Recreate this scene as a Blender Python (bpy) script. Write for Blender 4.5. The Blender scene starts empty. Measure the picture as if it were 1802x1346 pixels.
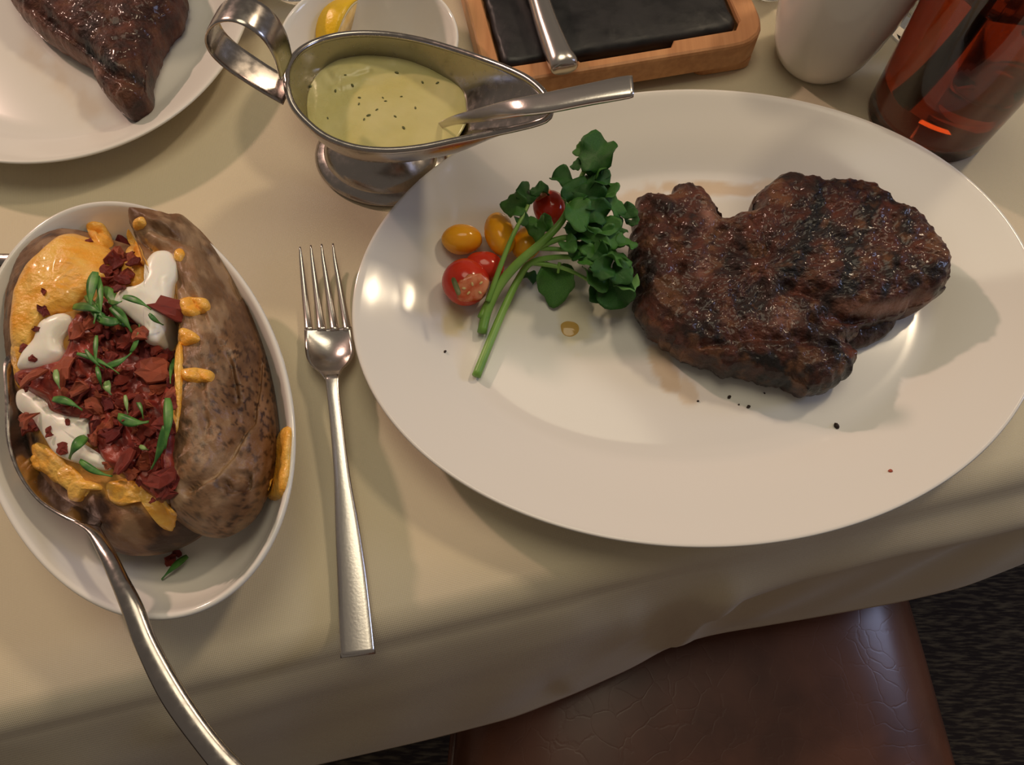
import bpy, math, random
import numpy as np
from mathutils import Vector, Matrix, noise
from mathutils.bvhtree import BVHTree

# ------------------------------------------------------------------ camera, world, lamps, exposure
TZ = 0.75                 # table top height
H = 0.34                  # lens above the table top
F = 1350.0                # focal length in pixels of the 1802 x 1346 frame
TILT = math.radians(23)
SC = bpy.context.scene
COL = SC.collection
cam_d = bpy.data.cameras.new('camera'); cam = bpy.data.objects.new('camera', cam_d); COL.objects.link(cam)
cam.location = (0, 0, TZ + H); cam.rotation_euler = (TILT, 0, 0)
cam_d.sensor_fit = 'HORIZONTAL'; cam_d.sensor_width = 36; cam_d.lens = 36 * F / 1802
cam_d.clip_start = 0.01; cam_d.clip_end = 50
SC.camera = cam
w = bpy.data.worlds.new('World'); SC.world = w; w.use_nodes = True
w.node_tree.nodes['Background'].inputs[0].default_value = (1.0, 0.85, 0.70, 1)
w.node_tree.nodes['Background'].inputs[1].default_value = 0.155
def lamp(name, loc, target, size, power, color, shape='DISK'):
    l = bpy.data.lights.new(name, 'AREA'); l.shape = shape; l.size = size; l.energy = power; l.color = color
    o = bpy.data.objects.new(name, l); COL.objects.link(o); o.location = loc
    o.rotation_euler = (Vector(target) - Vector(loc)).to_track_quat('-Z', 'Y').to_euler()
    return o
TGT = (0.05, 0.2, TZ)
lamp('lamp_pink', (-1.45, 1.40, TZ + 1.20), TGT, 0.10, 19.0, (1.0, 0.66, 0.53))
lamp('lamp_amber', (1.05, 1.05, TZ + 1.5), TGT, 0.20, 10.0, (1.0, 0.79, 0.54))
lamp('lamp_ceiling', (0.0, 0.5, TZ + 1.75), TGT, 0.9, 7.5, (1.0, 0.88, 0.64))
lamp('lamp_cool', (1.45, 0.36, TZ + 0.62), (0.3, -0.05, 0.45), 0.40, 4.0, (0.55, 0.65, 1.0))
SC.view_settings.view_transform = 'Standard'; SC.view_settings.look = 'None'
SC.view_settings.gamma = 1.0; SC.view_settings.use_curve_mapping = False
SC.view_settings.exposure = -0.13

# ------------------------------------------------------------------ helpers
rnd = random.Random(7)
CT, ST = math.cos(TILT), math.sin(TILT)
def ray(px, py):
    u = (px - 901) / F; v = (673 - py) / F
    return np.array([u, v * CT + ST, v * ST - CT])
def P(px, py, z=0.0):                 # point seen at (px,py) lying z above the table
    d = ray(px, py); t = (z - H) / d[2]
    return np.array([d[0] * t, d[1] * t, TZ + z])
def Q(v):                             # world points -> pixel coordinates (for laying out marks)
    v = np.asarray(v); x, y, z = v[..., 0], v[..., 1], v[..., 2] - TZ - H
    dep = y * ST - z * CT; up = y * CT + z * ST
    return np.stack([901 + F * x / dep, 673 - F * up / dep], -1)
ORG = {}
def tag(o, label=None, cat=None, group=None, kind=None):
    if label: o['label'] = label
    if cat: o['category'] = cat
    if group: o['group'] = group
    if kind: o['kind'] = kind
    return o
def thing(name, loc, label, cat, group=None):
    o = bpy.data.objects.new(name, None); COL.objects.link(o)
    o.empty_display_size = 0.02
    o.location = Vector([float(c) for c in loc]); ORG[o.name] = np.array(loc, float)
    return tag(o, label, cat, group)
def mk(name, verts, faces, mat, parent=None, smooth=True, org=None, mask=None):
    """verts in world space; origin = parent's origin, or base centre"""
    verts = np.asarray(verts, float)
    if parent is not None:
        o0 = ORG[parent.name]
    elif org is not None:
        o0 = np.array(org, float)
    else:
        o0 = np.array([verts[:, 0].mean(), verts[:, 1].mean(), verts[:, 2].min()])
    me = bpy.data.meshes.new(name)
    me.from_pydata((verts - o0).tolist(), [], [tuple(int(i) for i in f) for f in faces]); me.update()
    if smooth: me.polygons.foreach_set('use_smooth', [True] * len(me.polygons))
    if mask is not None:
        at = me.color_attributes.new('mask', 'FLOAT_COLOR', 'POINT')
        c = np.zeros((len(verts), 4)); c[:, :mask.shape[1]] = mask; c[:, 3] = 1
        at.data.foreach_set('color', c.ravel())
    ob = bpy.data.objects.new(name, me); COL.objects.link(ob)
    me.materials.append(mat)
    if parent is not None:
        ob.parent = parent; ORG[ob.name] = o0
    else:
        ob.location = Vector(o0.tolist()); ORG[ob.name] = o0
    return ob
def rings_faces(nr, na, closed=True, off=0, flip=False):
    f = []
    for j in range(nr - 1):
        for i in range(na if closed else na - 1):
            a = off + j * na + i; b = off + j * na + (i + 1) % na
            q = (a, b, b + na, a + na)
            f.append(q[::-1] if flip else q)
    return f
def crom(pts, n, closed=True):        # Catmull-Rom resample
    p = np.asarray(pts, float); m = len(p)
    segs = m if closed else m - 1
    def g(i): return p[i % m] if closed else p[min(max(i, 0), m - 1)]
    L = np.array([np.linalg.norm(g(i + 1) - g(i)) for i in range(segs)]) + 1e-9
    cum = np.r_[0, np.cumsum(L)]
    out = []
    for k in range(n):
        s = cum[-1] * k / (n if closed else n - 1)
        i = min(int(np.searchsorted(cum, s, side='right')) - 1, segs - 1); t = (s - cum[i]) / L[i]
        a, b, c, d = g(i - 1), g(i), g(i + 1), g(i + 2)
        out.append(0.5 * (2 * b + (c - a) * t + (2 * a - 5 * b + 4 * c - d) * t * t + (3 * b - a - 3 * c + d) * t ** 3))
    return np.array(out)
def nz(p, s, seed=0.0, oct=3):
    v = 0; a = 1
    for k in range(oct):
        v += a * noise.noise(Vector((p[0] * s + seed, p[1] * s - seed, p[2] * s + seed * 2))); s *= 2.1; a *= 0.5
    return v
def seg_dist(p, poly):                # distance of 2d points to an open polyline
    p = np.asarray(p, float); d = np.full(len(p), 1e9); poly = np.asarray(poly, float)
    for a, b in zip(poly[:-1], poly[1:]):
        ab = b - a; t = np.clip(((p - a) @ ab) / (ab @ ab + 1e-12), 0, 1)
        d = np.minimum(d, np.linalg.norm(p - (a + t[:, None] * ab), axis=1))
    return d
def inside(p, poly):
    p = np.asarray(p, float); poly = np.asarray(poly, float); c = np.zeros(len(p), bool)
    for a, b in zip(poly, np.roll(poly, -1, 0)):
        m = ((a[1] > p[:, 1]) != (b[1] > p[:, 1])) & (p[:, 0] < (b[0] - a[0]) * (p[:, 1] - a[1]) / (b[1] - a[1] + 1e-12) + a[0])
        c ^= m
    return c
def sstep(x, a, b):
    t = np.clip((x - a) / (b - a), 0, 1); return t * t * (3 - 2 * t)

# ---- materials
def nodes(name):
    m = bpy.data.materials.new(name); m.use_nodes = True
    nt = m.node_tree; b = nt.nodes['Principled BSDF']; return m, nt, b
def mat(name, c1, c2=None, scale=30, rough=0.5, metal=0.0, bump=0.0, bscale=None, coat=0.0, sss=0.0, trans=0.0,
        ior=1.45, detail=4, rough2=None, spec=None, contrast=(0.35, 0.65), masks=None, aniso=None, bdist=0.001):
    m, nt, b = nodes(name); N = nt.nodes; L = nt.links
    tc = N.new('ShaderNodeTexCoord'); src = tc.outputs['Object']
    if aniso:
        mp = N.new('ShaderNodeMapping'); mp.inputs['Scale'].default_value = aniso[:3]
        if len(aniso) > 3: mp.inputs['Rotation'].default_value = (0, 0, aniso[3])
        L.new(src, mp.inputs[0]); src = mp.outputs[0]
    nx = N.new('ShaderNodeTexNoise'); nx.inputs['Scale'].default_value = scale; nx.inputs['Detail'].default_value = detail
    L.new(src, nx.inputs['Vector'])
    b.inputs['Base Color'].default_value = (*c1, 1)
    cur = None
    if c2:
        cr = N.new('ShaderNodeValToRGB'); cr.color_ramp.elements[0].position = contrast[0]; cr.color_ramp.elements[1].position = contrast[1]
        cr.color_ramp.elements[0].color = (*c1, 1); cr.color_ramp.elements[1].color = (*c2, 1)
        L.new(nx.outputs['Fac'], cr.inputs[0]); cur = cr.outputs[0]
    if masks:                      # up to three painted masks, each breaking up with noise: (r,g,b) colours
        at = N.new('ShaderNodeAttribute'); at.attribute_name = 'mask'
        sp = N.new('ShaderNodeSeparateColor'); L.new(at.outputs['Color'], sp.inputs[0])
        if cur is None:
            rg = N.new('ShaderNodeRGB'); rg.outputs[0].default_value = (*c1, 1); cur = rg.outputs[0]
        for k, mc in enumerate(masks):
            if mc is None: continue
            mx = N.new('ShaderNodeMix'); mx.data_type = 'RGBA'
            L.new(sp.outputs[k], mx.inputs[0]); L.new(cur, mx.inputs[6]); mx.inputs[7].default_value = (*mc, 1); cur = mx.outputs[2]
    if cur is not None: L.new(cur, b.inputs['Base Color'])
    b.inputs['Roughness'].default_value = rough; b.inputs['Metallic'].default_value = metal
    if rough2 is not None:
        mr = N.new('ShaderNodeMapRange'); mr.inputs[1].default_value = 0.35; mr.inputs[2].default_value = 0.65
        mr.inputs[3].default_value = rough; mr.inputs[4].default_value = rough2
        L.new(nx.outputs['Fac'], mr.inputs[0]); L.new(mr.outputs[0], b.inputs['Roughness'])
    if spec is not None: b.inputs['Specular IOR Level'].default_value = spec
    b.inputs['Coat Weight'].default_value = coat; b.inputs['Coat Roughness'].default_value = 0.14
    b.inputs['Subsurface Weight'].default_value = sss; b.inputs['Subsurface Radius'].default_value = (0.004, 0.002, 0.001)
    b.inputs['Subsurface Scale'].default_value = 1.0
    b.inputs['Transmission Weight'].default_value = trans; b.inputs['IOR'].default_value = ior
    if bump:
        n2 = N.new('ShaderNodeTexNoise'); n2.inputs['Scale'].default_value = bscale or scale; n2.inputs['Detail'].default_value = 6
        L.new(src, n2.inputs['Vector'])
        bp = N.new('ShaderNodeBump'); bp.inputs['Strength'].default_value = bump; bp.inputs['Distance'].default_value = bdist
        L.new(n2.outputs['Fac'], bp.inputs['Height']); L.new(bp.outputs[0], b.inputs['Normal'])
    return m
M = {}
M['china'] = mat('white_glazed_china', (0.78, 0.76, 0.71), rough=0.11, spec=0.5)
M['china_stain'] = mat('white_glazed_china_with_juices', (0.78, 0.76, 0.71), rough=0.11, masks=[(0.60, 0.38, 0.15), (0.66, 0.55, 0.20), (0.45, 0.28, 0.10)])
M['steel'] = mat('polished_steel', (0.42, 0.385, 0.36), rough=0.18, metal=1, scale=300, rough2=0.28)
M['steel_bright'] = mat('brushed_steel', (0.60, 0.56, 0.53), rough=0.24, metal=1, aniso=(1, 1, 1), bump=0.03, bscale=900)
M['glass'] = mat('clear_glass', (0.97, 0.98, 0.97), rough=0.02, trans=1.0, ior=1.5)
M['tea'] = mat('amber_iced_tea', (0.20, 0.020, 0.003), rough=0.02, trans=1.0, ior=1.34)
M['ice'] = mat('ice', (0.92, 0.90, 0.88), rough=0.15, trans=0.85, ior=1.31, bump=0.2, bscale=120)
M['black_plastic'] = mat('black_plastic', (0.012, 0.010, 0.010), rough=0.35)
M['slate'] = mat('dark_slate', (0.008, 0.008, 0.010), (0.015, 0.015, 0.018), scale=60, rough=0.36, bump=0.25, bscale=140, rough2=0.6)
M['steak'] = mat('grilled_beef', (0.024, 0.007, 0.0045), (0.105, 0.029, 0.016), scale=90, rough=0.5, rough2=0.62, spec=0.3, bump=1.0, bscale=480, bdist=0.0016,
                 masks=[(0.008, 0.006, 0.006), (0.30, 0.14, 0.10), (0.17, 0.070, 0.030)], detail=6, coat=0.35)
M['skin'] = mat('baked_potato_skin', (0.13, 0.056, 0.021), (0.28, 0.145, 0.070), scale=60, rough=0.5, rough2=0.36, bump=0.8, bscale=150, bdist=0.0015,
                masks=[(0.040, 0.016, 0.008), (0.80, 0.40, 0.06), (0.39, 0.25, 0.145)], detail=6)
M['cheese'] = mat('melted_cheddar', (0.90, 0.40, 0.035), (0.93, 0.56, 0.12), scale=90, rough=0.28, bump=1.0, bscale=330, sss=0.1, coat=0.3, aniso=(1, 1.4, 1))
M['cream'] = mat('sour_cream', (0.98, 0.93, 0.82), rough=0.3, sss=0.35)
M['bacon'] = mat('crisp_bacon', (0.15, 0.016, 0.013), (0.35, 0.055, 0.032), scale=130, rough=0.38, bump=0.5, bscale=300)
M['bacon_fat'] = mat('bacon_with_fat', (0.30, 0.040, 0.026), (0.50, 0.14, 0.06), scale=70, rough=0.38, bump=0.5, bscale=300)
M['bacon_dark'] = mat('dark_bacon', (0.10, 0.012, 0.014), (0.24, 0.03, 0.025), scale=110, rough=0.36, bump=0.5, bscale=300)
M['scallion'] = mat('scallion_green', (0.045, 0.16, 0.035), (0.12, 0.30, 0.06), scale=160, rough=0.4, contrast=(0.4, 0.6))
M['scallion_pale'] = mat('pale_scallion_green', (0.20, 0.36, 0.10), (0.34, 0.48, 0.20), scale=120, rough=0.4)
M['leaf'] = mat('watercress_leaf', (0.012, 0.065, 0.012), (0.040, 0.15, 0.022), scale=70, rough=0.38, bump=0.35, bscale=180, spec=0.4)
M['leaf_pale'] = mat('watercress_leaf_underside', (0.10, 0.26, 0.06), (0.16, 0.34, 0.09), scale=70, rough=0.45, bump=0.3, bscale=180)
M['leaf_lit'] = mat('lit_watercress_leaf', (0.028, 0.13, 0.018), (0.085, 0.24, 0.035), scale=70, rough=0.35, bump=0.35, bscale=180)  # brighter copy of the leaf green: light on some leaves put into the colour
M['stem'] = mat('watercress_stem', (0.13, 0.30, 0.045), (0.24, 0.43, 0.09), scale=40, rough=0.38, sss=0.1)
M['tomato_yellow'] = mat('yellow_tomato_skin', (0.85, 0.36, 0.012), (0.88, 0.42, 0.02), scale=40, rough=0.15, sss=0.15)
M['tomato_red'] = mat('red_tomato_skin', (0.52, 0.025, 0.012), (0.60, 0.05, 0.02), scale=60, rough=0.15, sss=0.1)
M['tomato_flesh'] = mat('red_tomato_flesh', (0.62, 0.10, 0.03), (0.80, 0.30, 0.14), scale=220, rough=0.2, bump=0.4, bscale=300, sss=0.15)
M['seed'] = mat('tomato_seed', (0.75, 0.55, 0.22), rough=0.3)
M['sauce'] = mat('herb_butter_sauce', (0.55, 0.50, 0.19), (0.62, 0.57, 0.27), scale=45, rough=0.3, rough2=0.16, bump=0.25, bscale=60, sss=0.1, bdist=0.002)
M['herb'] = mat('herb_fleck', (0.11, 0.12, 0.035), rough=0.4)
M['char'] = mat('char_crumb', (0.03, 0.016, 0.010), rough=0.6, bump=0.5, bscale=900)
M['lemon'] = mat('lemon_peel', (0.90, 0.55, 0.02), rough=0.3, bump=0.3, bscale=500)
M['lemon_pith'] = mat('lemon_pith', (0.85, 0.72, 0.42), rough=0.5)
M['lemon_pulp'] = mat('lemon_pulp', (0.80, 0.52, 0.16), (0.88, 0.64, 0.28), scale=200, rough=0.2)
M['oil'] = mat('amber_pan_juice', (0.66, 0.42, 0.12), rough=0.08, trans=0.25, ior=1.4)
M['frosted'] = mat('white_inner_wall', (0.80, 0.76, 0.72), rough=0.3)
M['table_wood'] = mat('table_wood', (0.10, 0.05, 0.03), (0.15, 0.08, 0.04), scale=20, rough=0.5, aniso=(1, 12, 1))
def bamboo_mat():
    m, nt, b = nodes('bamboo'); N = nt.nodes; L = nt.links
    tc = N.new('ShaderNodeTexCoord'); mp = N.new('ShaderNodeMapping'); mp.inputs['Rotation'].default_value = (0, 0, -BA)
    mp.inputs['Scale'].default_value = (1, 0.06, 1); L.new(tc.outputs['Object'], mp.inputs[0])
    n1 = N.new('ShaderNodeTexNoise'); n1.inputs['Scale'].default_value = 260; n1.inputs['Detail'].default_value = 4; L.new(mp.outputs[0], n1.inputs[0])
    n2 = N.new('ShaderNodeTexNoise'); n2.inputs['Scale'].default_value = 45; L.new(mp.outputs[0], n2.inputs[0])
    c = N.new('ShaderNodeValToRGB'); e = c.color_ramp.elements
    e[0].position = .32; e[1].position = .68; e[0].color = (0.40, 0.17, 0.065, 1); e[1].color = (0.66, 0.34, 0.15, 1)
    ad = N.new('ShaderNodeMath'); ad.operation = 'MULTIPLY_ADD'; ad.inputs[1].default_value = 0.45
    L.new(n1.outputs['Fac'], ad.inputs[0])
    m2 = N.new('ShaderNodeMath'); m2.operation = 'MULTIPLY'; m2.inputs[1].default_value = 0.55; L.new(n2.outputs['Fac'], m2.inputs[0])
    L.new(m2.outputs[0], ad.inputs[2]); L.new(ad.outputs[0], c.inputs[0]); L.new(c.outputs[0], b.inputs['Base Color'])
    b.inputs['Roughness'].default_value = 0.42
    bp = N.new('ShaderNodeBump'); bp.inputs['Strength'].default_value = .15; bp.inputs['Distance'].default_value = .0005
    L.new(n1.outputs['Fac'], bp.inputs['Height']); L.new(bp.outputs[0], b.inputs['Normal'])
    return m
def cloth_mat():
    m, nt, b = nodes('ivory_table_linen'); N = nt.nodes; L = nt.links
    tc = N.new('ShaderNodeTexCoord')
    mp = N.new('ShaderNodeMapping'); mp.inputs['Rotation'].default_value = (0, 0, math.radians(-13.3)); L.new(tc.outputs['Object'], mp.inputs[0])
    wv = []
    for ax in 'XY':
        w_ = N.new('ShaderNodeTexWave'); w_.bands_direction = ax; w_.inputs['Scale'].default_value = 420; w_.inputs['Distortion'].default_value = 0.4
        L.new(mp.outputs[0], w_.inputs[0]); wv.append(w_)
    ad = N.new('ShaderNodeMath'); L.new(wv[0].outputs['Fac'], ad.inputs[0]); L.new(wv[1].outputs['Fac'], ad.inputs[1])
    bp = N.new('ShaderNodeBump'); bp.inputs['Strength'].default_value = 0.25; bp.inputs['Distance'].default_value = 0.0002
    L.new(ad.outputs[0], bp.inputs['Height'])
    n2 = N.new('ShaderNodeTexNoise'); n2.inputs['Scale'].default_value = 7; n2.inputs['Detail'].default_value = 3; L.new(tc.outputs['Object'], n2.inputs[0])
    b2 = N.new('ShaderNodeBump'); b2.inputs['Strength'].default_value = 0.25; b2.inputs['Distance'].default_value = 0.012
    L.new(n2.outputs['Fac'], b2.inputs['Height']); L.new(bp.outputs[0], b2.inputs['Normal']); L.new(b2.outputs[0], b.inputs['Normal'])
    b.inputs['Base Color'].default_value = (0.67, 0.59, 0.425, 1); b.inputs['Roughness'].default_value = 0.7
    b.inputs['Sheen Weight'].default_value = 0.15
    return m
def leather_mat():
    m, nt, b = nodes('brown_leather'); N = nt.nodes; L = nt.links
    tc = N.new('ShaderNodeTexCoord')
    n1 = N.new('ShaderNodeTexNoise'); n1.inputs['Scale'].default_value = 14; n1.inputs['Detail'].default_value = 6; L.new(tc.outputs['Object'], n1.inputs[0])
    c = N.new('ShaderNodeValToRGB'); e = c.color_ramp.elements; e[0].position = .4; e[1].position = .65
    e[0].color = (0.085, 0.030, 0.016, 1); e[1].color = (0.16, 0.060, 0.032, 1); L.new(n1.outputs['Fac'], c.inputs[0]); L.new(c.outputs[0], b.inputs['Base Color'])
    v = N.new('ShaderNodeTexVoronoi'); v.feature = 'DISTANCE_TO_EDGE'; v.inputs['Scale'].default_value = 60
    dn = N.new('ShaderNodeMix'); dn.data_type = 'VECTOR'; dn.inputs[0].default_value = 0.05
    L.new(tc.outputs['Object'], dn.inputs[4]); L.new(n1.outputs['Color'], dn.inputs[5]); L.new(dn.outputs[1], v.inputs['Vector'])
    mr = N.new('ShaderNodeMapRange'); mr.inputs[2].default_value = 0.05; L.new(v.outputs['Distance'], mr.inputs[0])
    bp = N.new('ShaderNodeBump'); bp.inputs['Strength'].default_value = 0.07; bp.inputs['Distance'].default_value = 0.0006
    L.new(mr.outputs[0], bp.inputs['Height']); L.new(bp.outputs[0], b.inputs['Normal'])
    b.inputs['Roughness'].default_value = 0.30
    return m
def carpet_mat():
    m, nt, b = nodes('dark_carpet'); N = nt.nodes; L = nt.links
    tc = N.new('ShaderNodeTexCoord'); mp = N.new('ShaderNodeMapping'); mp.inputs['Scale'].default_value = (1, 7, 1); mp.inputs['Rotation'].default_value = (0, 0, 0.35)
    L.new(tc.outputs['Object'], mp.inputs[0])
    n1 = N.new('ShaderNodeTexNoise'); n1.inputs['Scale'].default_value = 45; n1.inputs['Detail'].default_value = 5; L.new(mp.outputs[0], n1.inputs[0])
    c = N.new('ShaderNodeValToRGB'); e = c.color_ramp.elements; e[0].position = .45; e[1].position = .72
    e[0].color = (0.022, 0.013, 0.010, 1); e[1].color = (0.13, 0.10, 0.06, 1); L.new(n1.outputs['Fac'], c.inputs[0]); L.new(c.outputs[0], b.inputs['Base Color'])
    b.inputs['Roughness'].default_value = 0.95
    bp = N.new('ShaderNodeBump'); bp.inputs['Strength'].default_value = 0.8; bp.inputs['Distance'].default_value = 0.004
    L.new(n1.outputs['Fac'], bp.inputs['Height']); L.new(bp.outputs[0], b.inputs['Normal'])
    return m
BA = math.radians(9)      # turn of the serving board
M['bamboo'] = bamboo_mat(); M['cloth'] = cloth_mat(); M['leather'] = leather_mat(); M['carpet'] = carpet_mat()

# ---- shape builders
def lathe(name, prof, c, m, parent=None, n=64, sx=1.0, sy=1.0, rot=0.0, lean=None, close=True, **kw):
    V = []
    cr, sr = math.cos(rot), math.sin(rot)
    for r, z in prof:
        for i in range(n):
            a = 2 * math.pi * i / n; x = r * math.cos(a) * sx; y = r * math.sin(a) * sy
            V.append((c[0] + x * cr - y * sr, c[1] + x * sr + y * cr, c[2] + z))
    F_ = rings_faces(len(prof), n)
    if close: F_.append(tuple(reversed(range(n)))); F_.append(tuple((len(prof) - 1) * n + i for i in range(n)))
    o = mk(name, V, F_, m, parent, **kw); o.data.set_sharp_from_angle(angle=math.radians(32)); return o
def dish(name, c, a, b, rot, prof, m, parent=None, n=160, mask_fn=None, **kw):
    """oval dish: prof = [(inset from the rim, z)], top side from centre out, then under side; inset > 0.5 means fraction of the ring before it"""
    V = []; last = None
    cr, sr = math.cos(rot), math.sin(rot)
    for ins, z in prof:
        if ins >= 2:                # ins = 2 + scale of the innermost ring
            f = ins - 2; aa, bb = (a - dish.base) * f, (b - dish.base) * f
        else: aa, bb = a - ins, b - ins
        for i in range(n):
            t = 2 * math.pi * i / n; x = aa * math.cos(t); y = bb * math.sin(t)
            V.append((c[0] + x * cr - y * sr, c[1] + x * sr + y * cr, TZ + z))
    F_ = rings_faces(len(prof), n, flip=True)
    F_.append(tuple(range(n))); F_.append(tuple((len(prof) - 1) * n + i for i in reversed(range(n))))
    V = np.array(V)
    return mk(name, V, F_, m, parent, mask=mask_fn(V) if mask_fn else None, **kw)
def loft(name, secs, m, parent=None, k=12, power=2.6, **kw):
    """secs: [(centre, side vector (half width), up vector (half thickness))] -> rounded bar"""
    V = []
    for c, s, u in secs:
        for i in range(k):
            t = 2 * math.pi * i / k; ca, sa = math.cos(t), math.sin(t)
            e = 2 / power
            x = math.copysign(abs(ca) ** e, ca); y = math.copysign(abs(sa) ** e, sa)
            V.append(np.asarray(c) + np.asarray(s) * x + np.asarray(u) * y)
    F_ = rings_faces(len(secs), k); F_.append(tuple(reversed(range(k)))); F_.append(tuple((len(secs) - 1) * k + i for i in range(k)))
    return mk(name, V, F_, m, parent, **kw)
def bar(name, rows, m, parent=None, n=28, k=12, power=2.6, **kw):
    """rows: (leftpx, leftpy, rightpx, rightpy, z, thickness) resampled smoothly"""
    A = np.array([np.r_[P(r[0], r[1], r[4]), P(r[2], r[3], r[4]), r[5]] for r in rows])
    A = crom(A, n, closed=False)
    return loft(name, [((r[:3] + r[3:6]) / 2, (r[3:6] - r[:3]) / 2, (0, 0, r[6] / 2)) for r in A], m, parent, k, power, **kw)
def tube(name, pts, rad, m, parent=None, n=24, k=8, closed=False, **kw):
    p = crom(pts, n, closed); r = np.interp(np.linspace(0, 1, n), np.linspace(0, 1, len(rad)), rad) if not np.isscalar(rad) else np.full(n, rad)
    V = []; nrm = None
    for i in range(n):
        if closed: t = p[(i + 1) % n] - p[i - 1]
        else: t = p[min(i + 1, n - 1)] - p[max(i - 1, 0)]
        t = t / (np.linalg.norm(t) + 1e-12)
        if nrm is None:
            nrm = np.cross(t, [0.3, 0.1, 1]);
        nrm = nrm - t * (nrm @ t); nrm /= np.linalg.norm(nrm); bn = np.cross(t, nrm)
        for j in range(k):
            a = 2 * math.pi * j / k; V.append(p[i] + r[i] * (nrm * math.cos(a) + bn * math.sin(a)))
    F_ = rings_faces(n, k)
    if closed:
        for j in range(k): F_.append(((n - 1) * k + j, (n - 1) * k + (j + 1) % k, (j + 1) % k, j))
    else: F_.append(tuple(reversed(range(k)))); F_.append(tuple((n - 1) * k + j for j in range(k)))
    return mk(name, V, F_, m, parent, **kw)
def blob(name, outline, cpx, base, bulge, R, m, parent=None, nr=40, na=260, namp=0.001, nscale=120, jag=0.0, creases=(), mask_fn=None, inset=0.82, zfn=None, world=False, **kw):
    """rounded slab: outline of (px,py,z of its widest line); closed mesh down to 'base'"""
    O = crom(outline if world else [P(*o) for o in outline], na)
    C = np.array([*cpx, 0.0]) if world else P(cpx[0], cpx[1], float(O[:, 2].mean()) - TZ)
    if jag:
        for i in range(na):
            d = O[i, :2] - C[:2]; d /= np.linalg.norm(d); O[i, :2] += d * jag * nz(O[i], 260, 3.1, 4)
    S = [1 - (1 - j / nr) ** 1.35 for j in range(1, nr + 1)]
    xy = np.concatenate([C[None, :2] + (O[:, :2] - C[:2]) * s for s in S])
    d = np.zeros(len(xy)); zeq = np.zeros(len(xy))
    for q in range(0, len(xy), na):
        D2 = ((xy[q:q + na, None] - O[None, :, :2]) ** 2).sum(2); wg = 1 / (D2 + 1e-7)
        d[q:q + na] = np.sqrt(D2.min(1)); zeq[q:q + na] = (wg * O[None, :, 2]).sum(1) / wg.sum(1)
    d[-na:] = 0; zeq[-na:] = O[:, 2]
    z = zeq + bulge * np.sqrt(1 - (1 - np.clip(d / R, 0, 1)) ** 2)
    top = np.c_[xy, z]
    px = Q(top)
    for poly, depth, width in creases:
        q = seg_dist(px, poly); top[:, 2] -= depth * np.exp(-(q / width) ** 2) * sstep(d, 0, 0.003)
    if zfn is not None: top[:, 2] += zfn(px) * sstep(d, 0, 0.004)
    for i in range(len(top)):
        a = nz(top[i], nscale, 1.7, 4); top[i, 2] += namp * a * (0.5 + 0.5 * min(d[i] / 0.004, 1))
    ctr = top[:na].mean(0)
    und = []
    K = 6
    for k in range(1, K + 1):
        u = k / K; s = 1 - (1 - inset) * (1 - math.cos(u * math.pi / 2))
        for i in range(na):
            q = C[:2] + (O[i, :2] - C[:2]) * s; zz = O[i, 2] + (TZ + base - O[i, 2]) * math.sin(u * math.pi / 2)
            und.append((q[0] + 0.6 * u * namp * nz((q[0], q[1], zz), nscale, 5, 3), q[1] + 0.6 * u * namp * nz((q[0], zz, q[1]), nscale, 6, 3), zz))
    V = np.vstack([top, und, [ctr]])
    nrg = nr + K
    F_ = rings_faces(nrg, na, flip=True)
    ci = len(V) - 1
    F_ += [(ci, i, (i + 1) % na)[::1] for i in range(na)]
    F_.append(tuple(reversed([(nrg - 1) * na + i for i in range(na)])))
    mask = None
    if mask_fn:
        mask = mask_fn(Q(V), V, np.r_[d, np.zeros(len(und)), [d.max()]])
    return mk(name, V, F_, m, parent, mask=mask, **kw)
def bvh(*obs):
    vs, fs = [], []
    for o in obs:
        off = len(vs); mw = ORG[o.name]
        vs += [Vector((v.co.x + mw[0], v.co.y + mw[1], v.co.z + mw[2])) for v in o.data.vertices]
        fs += [tuple(i + off for i in p.vertices) for p in o.data.polygons]
    return BVHTree.FromPolygons(vs, fs)
CAMP = Vector((0, 0, TZ + H))
def drop(tree, px, py, lift=0.0):
    d = Vector(ray(px, py).tolist()).normalized(); h = tree.ray_cast(CAMP, d)
    if h[0] is None:
        q = P(px, py, 0.03); return np.array(q), np.array([0, 0, 1.0])
    n = h[1] if h[1].z > 0 else -h[1]
    return np.array(h[0]) + np.array(n) * lift, np.array(n)
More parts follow.
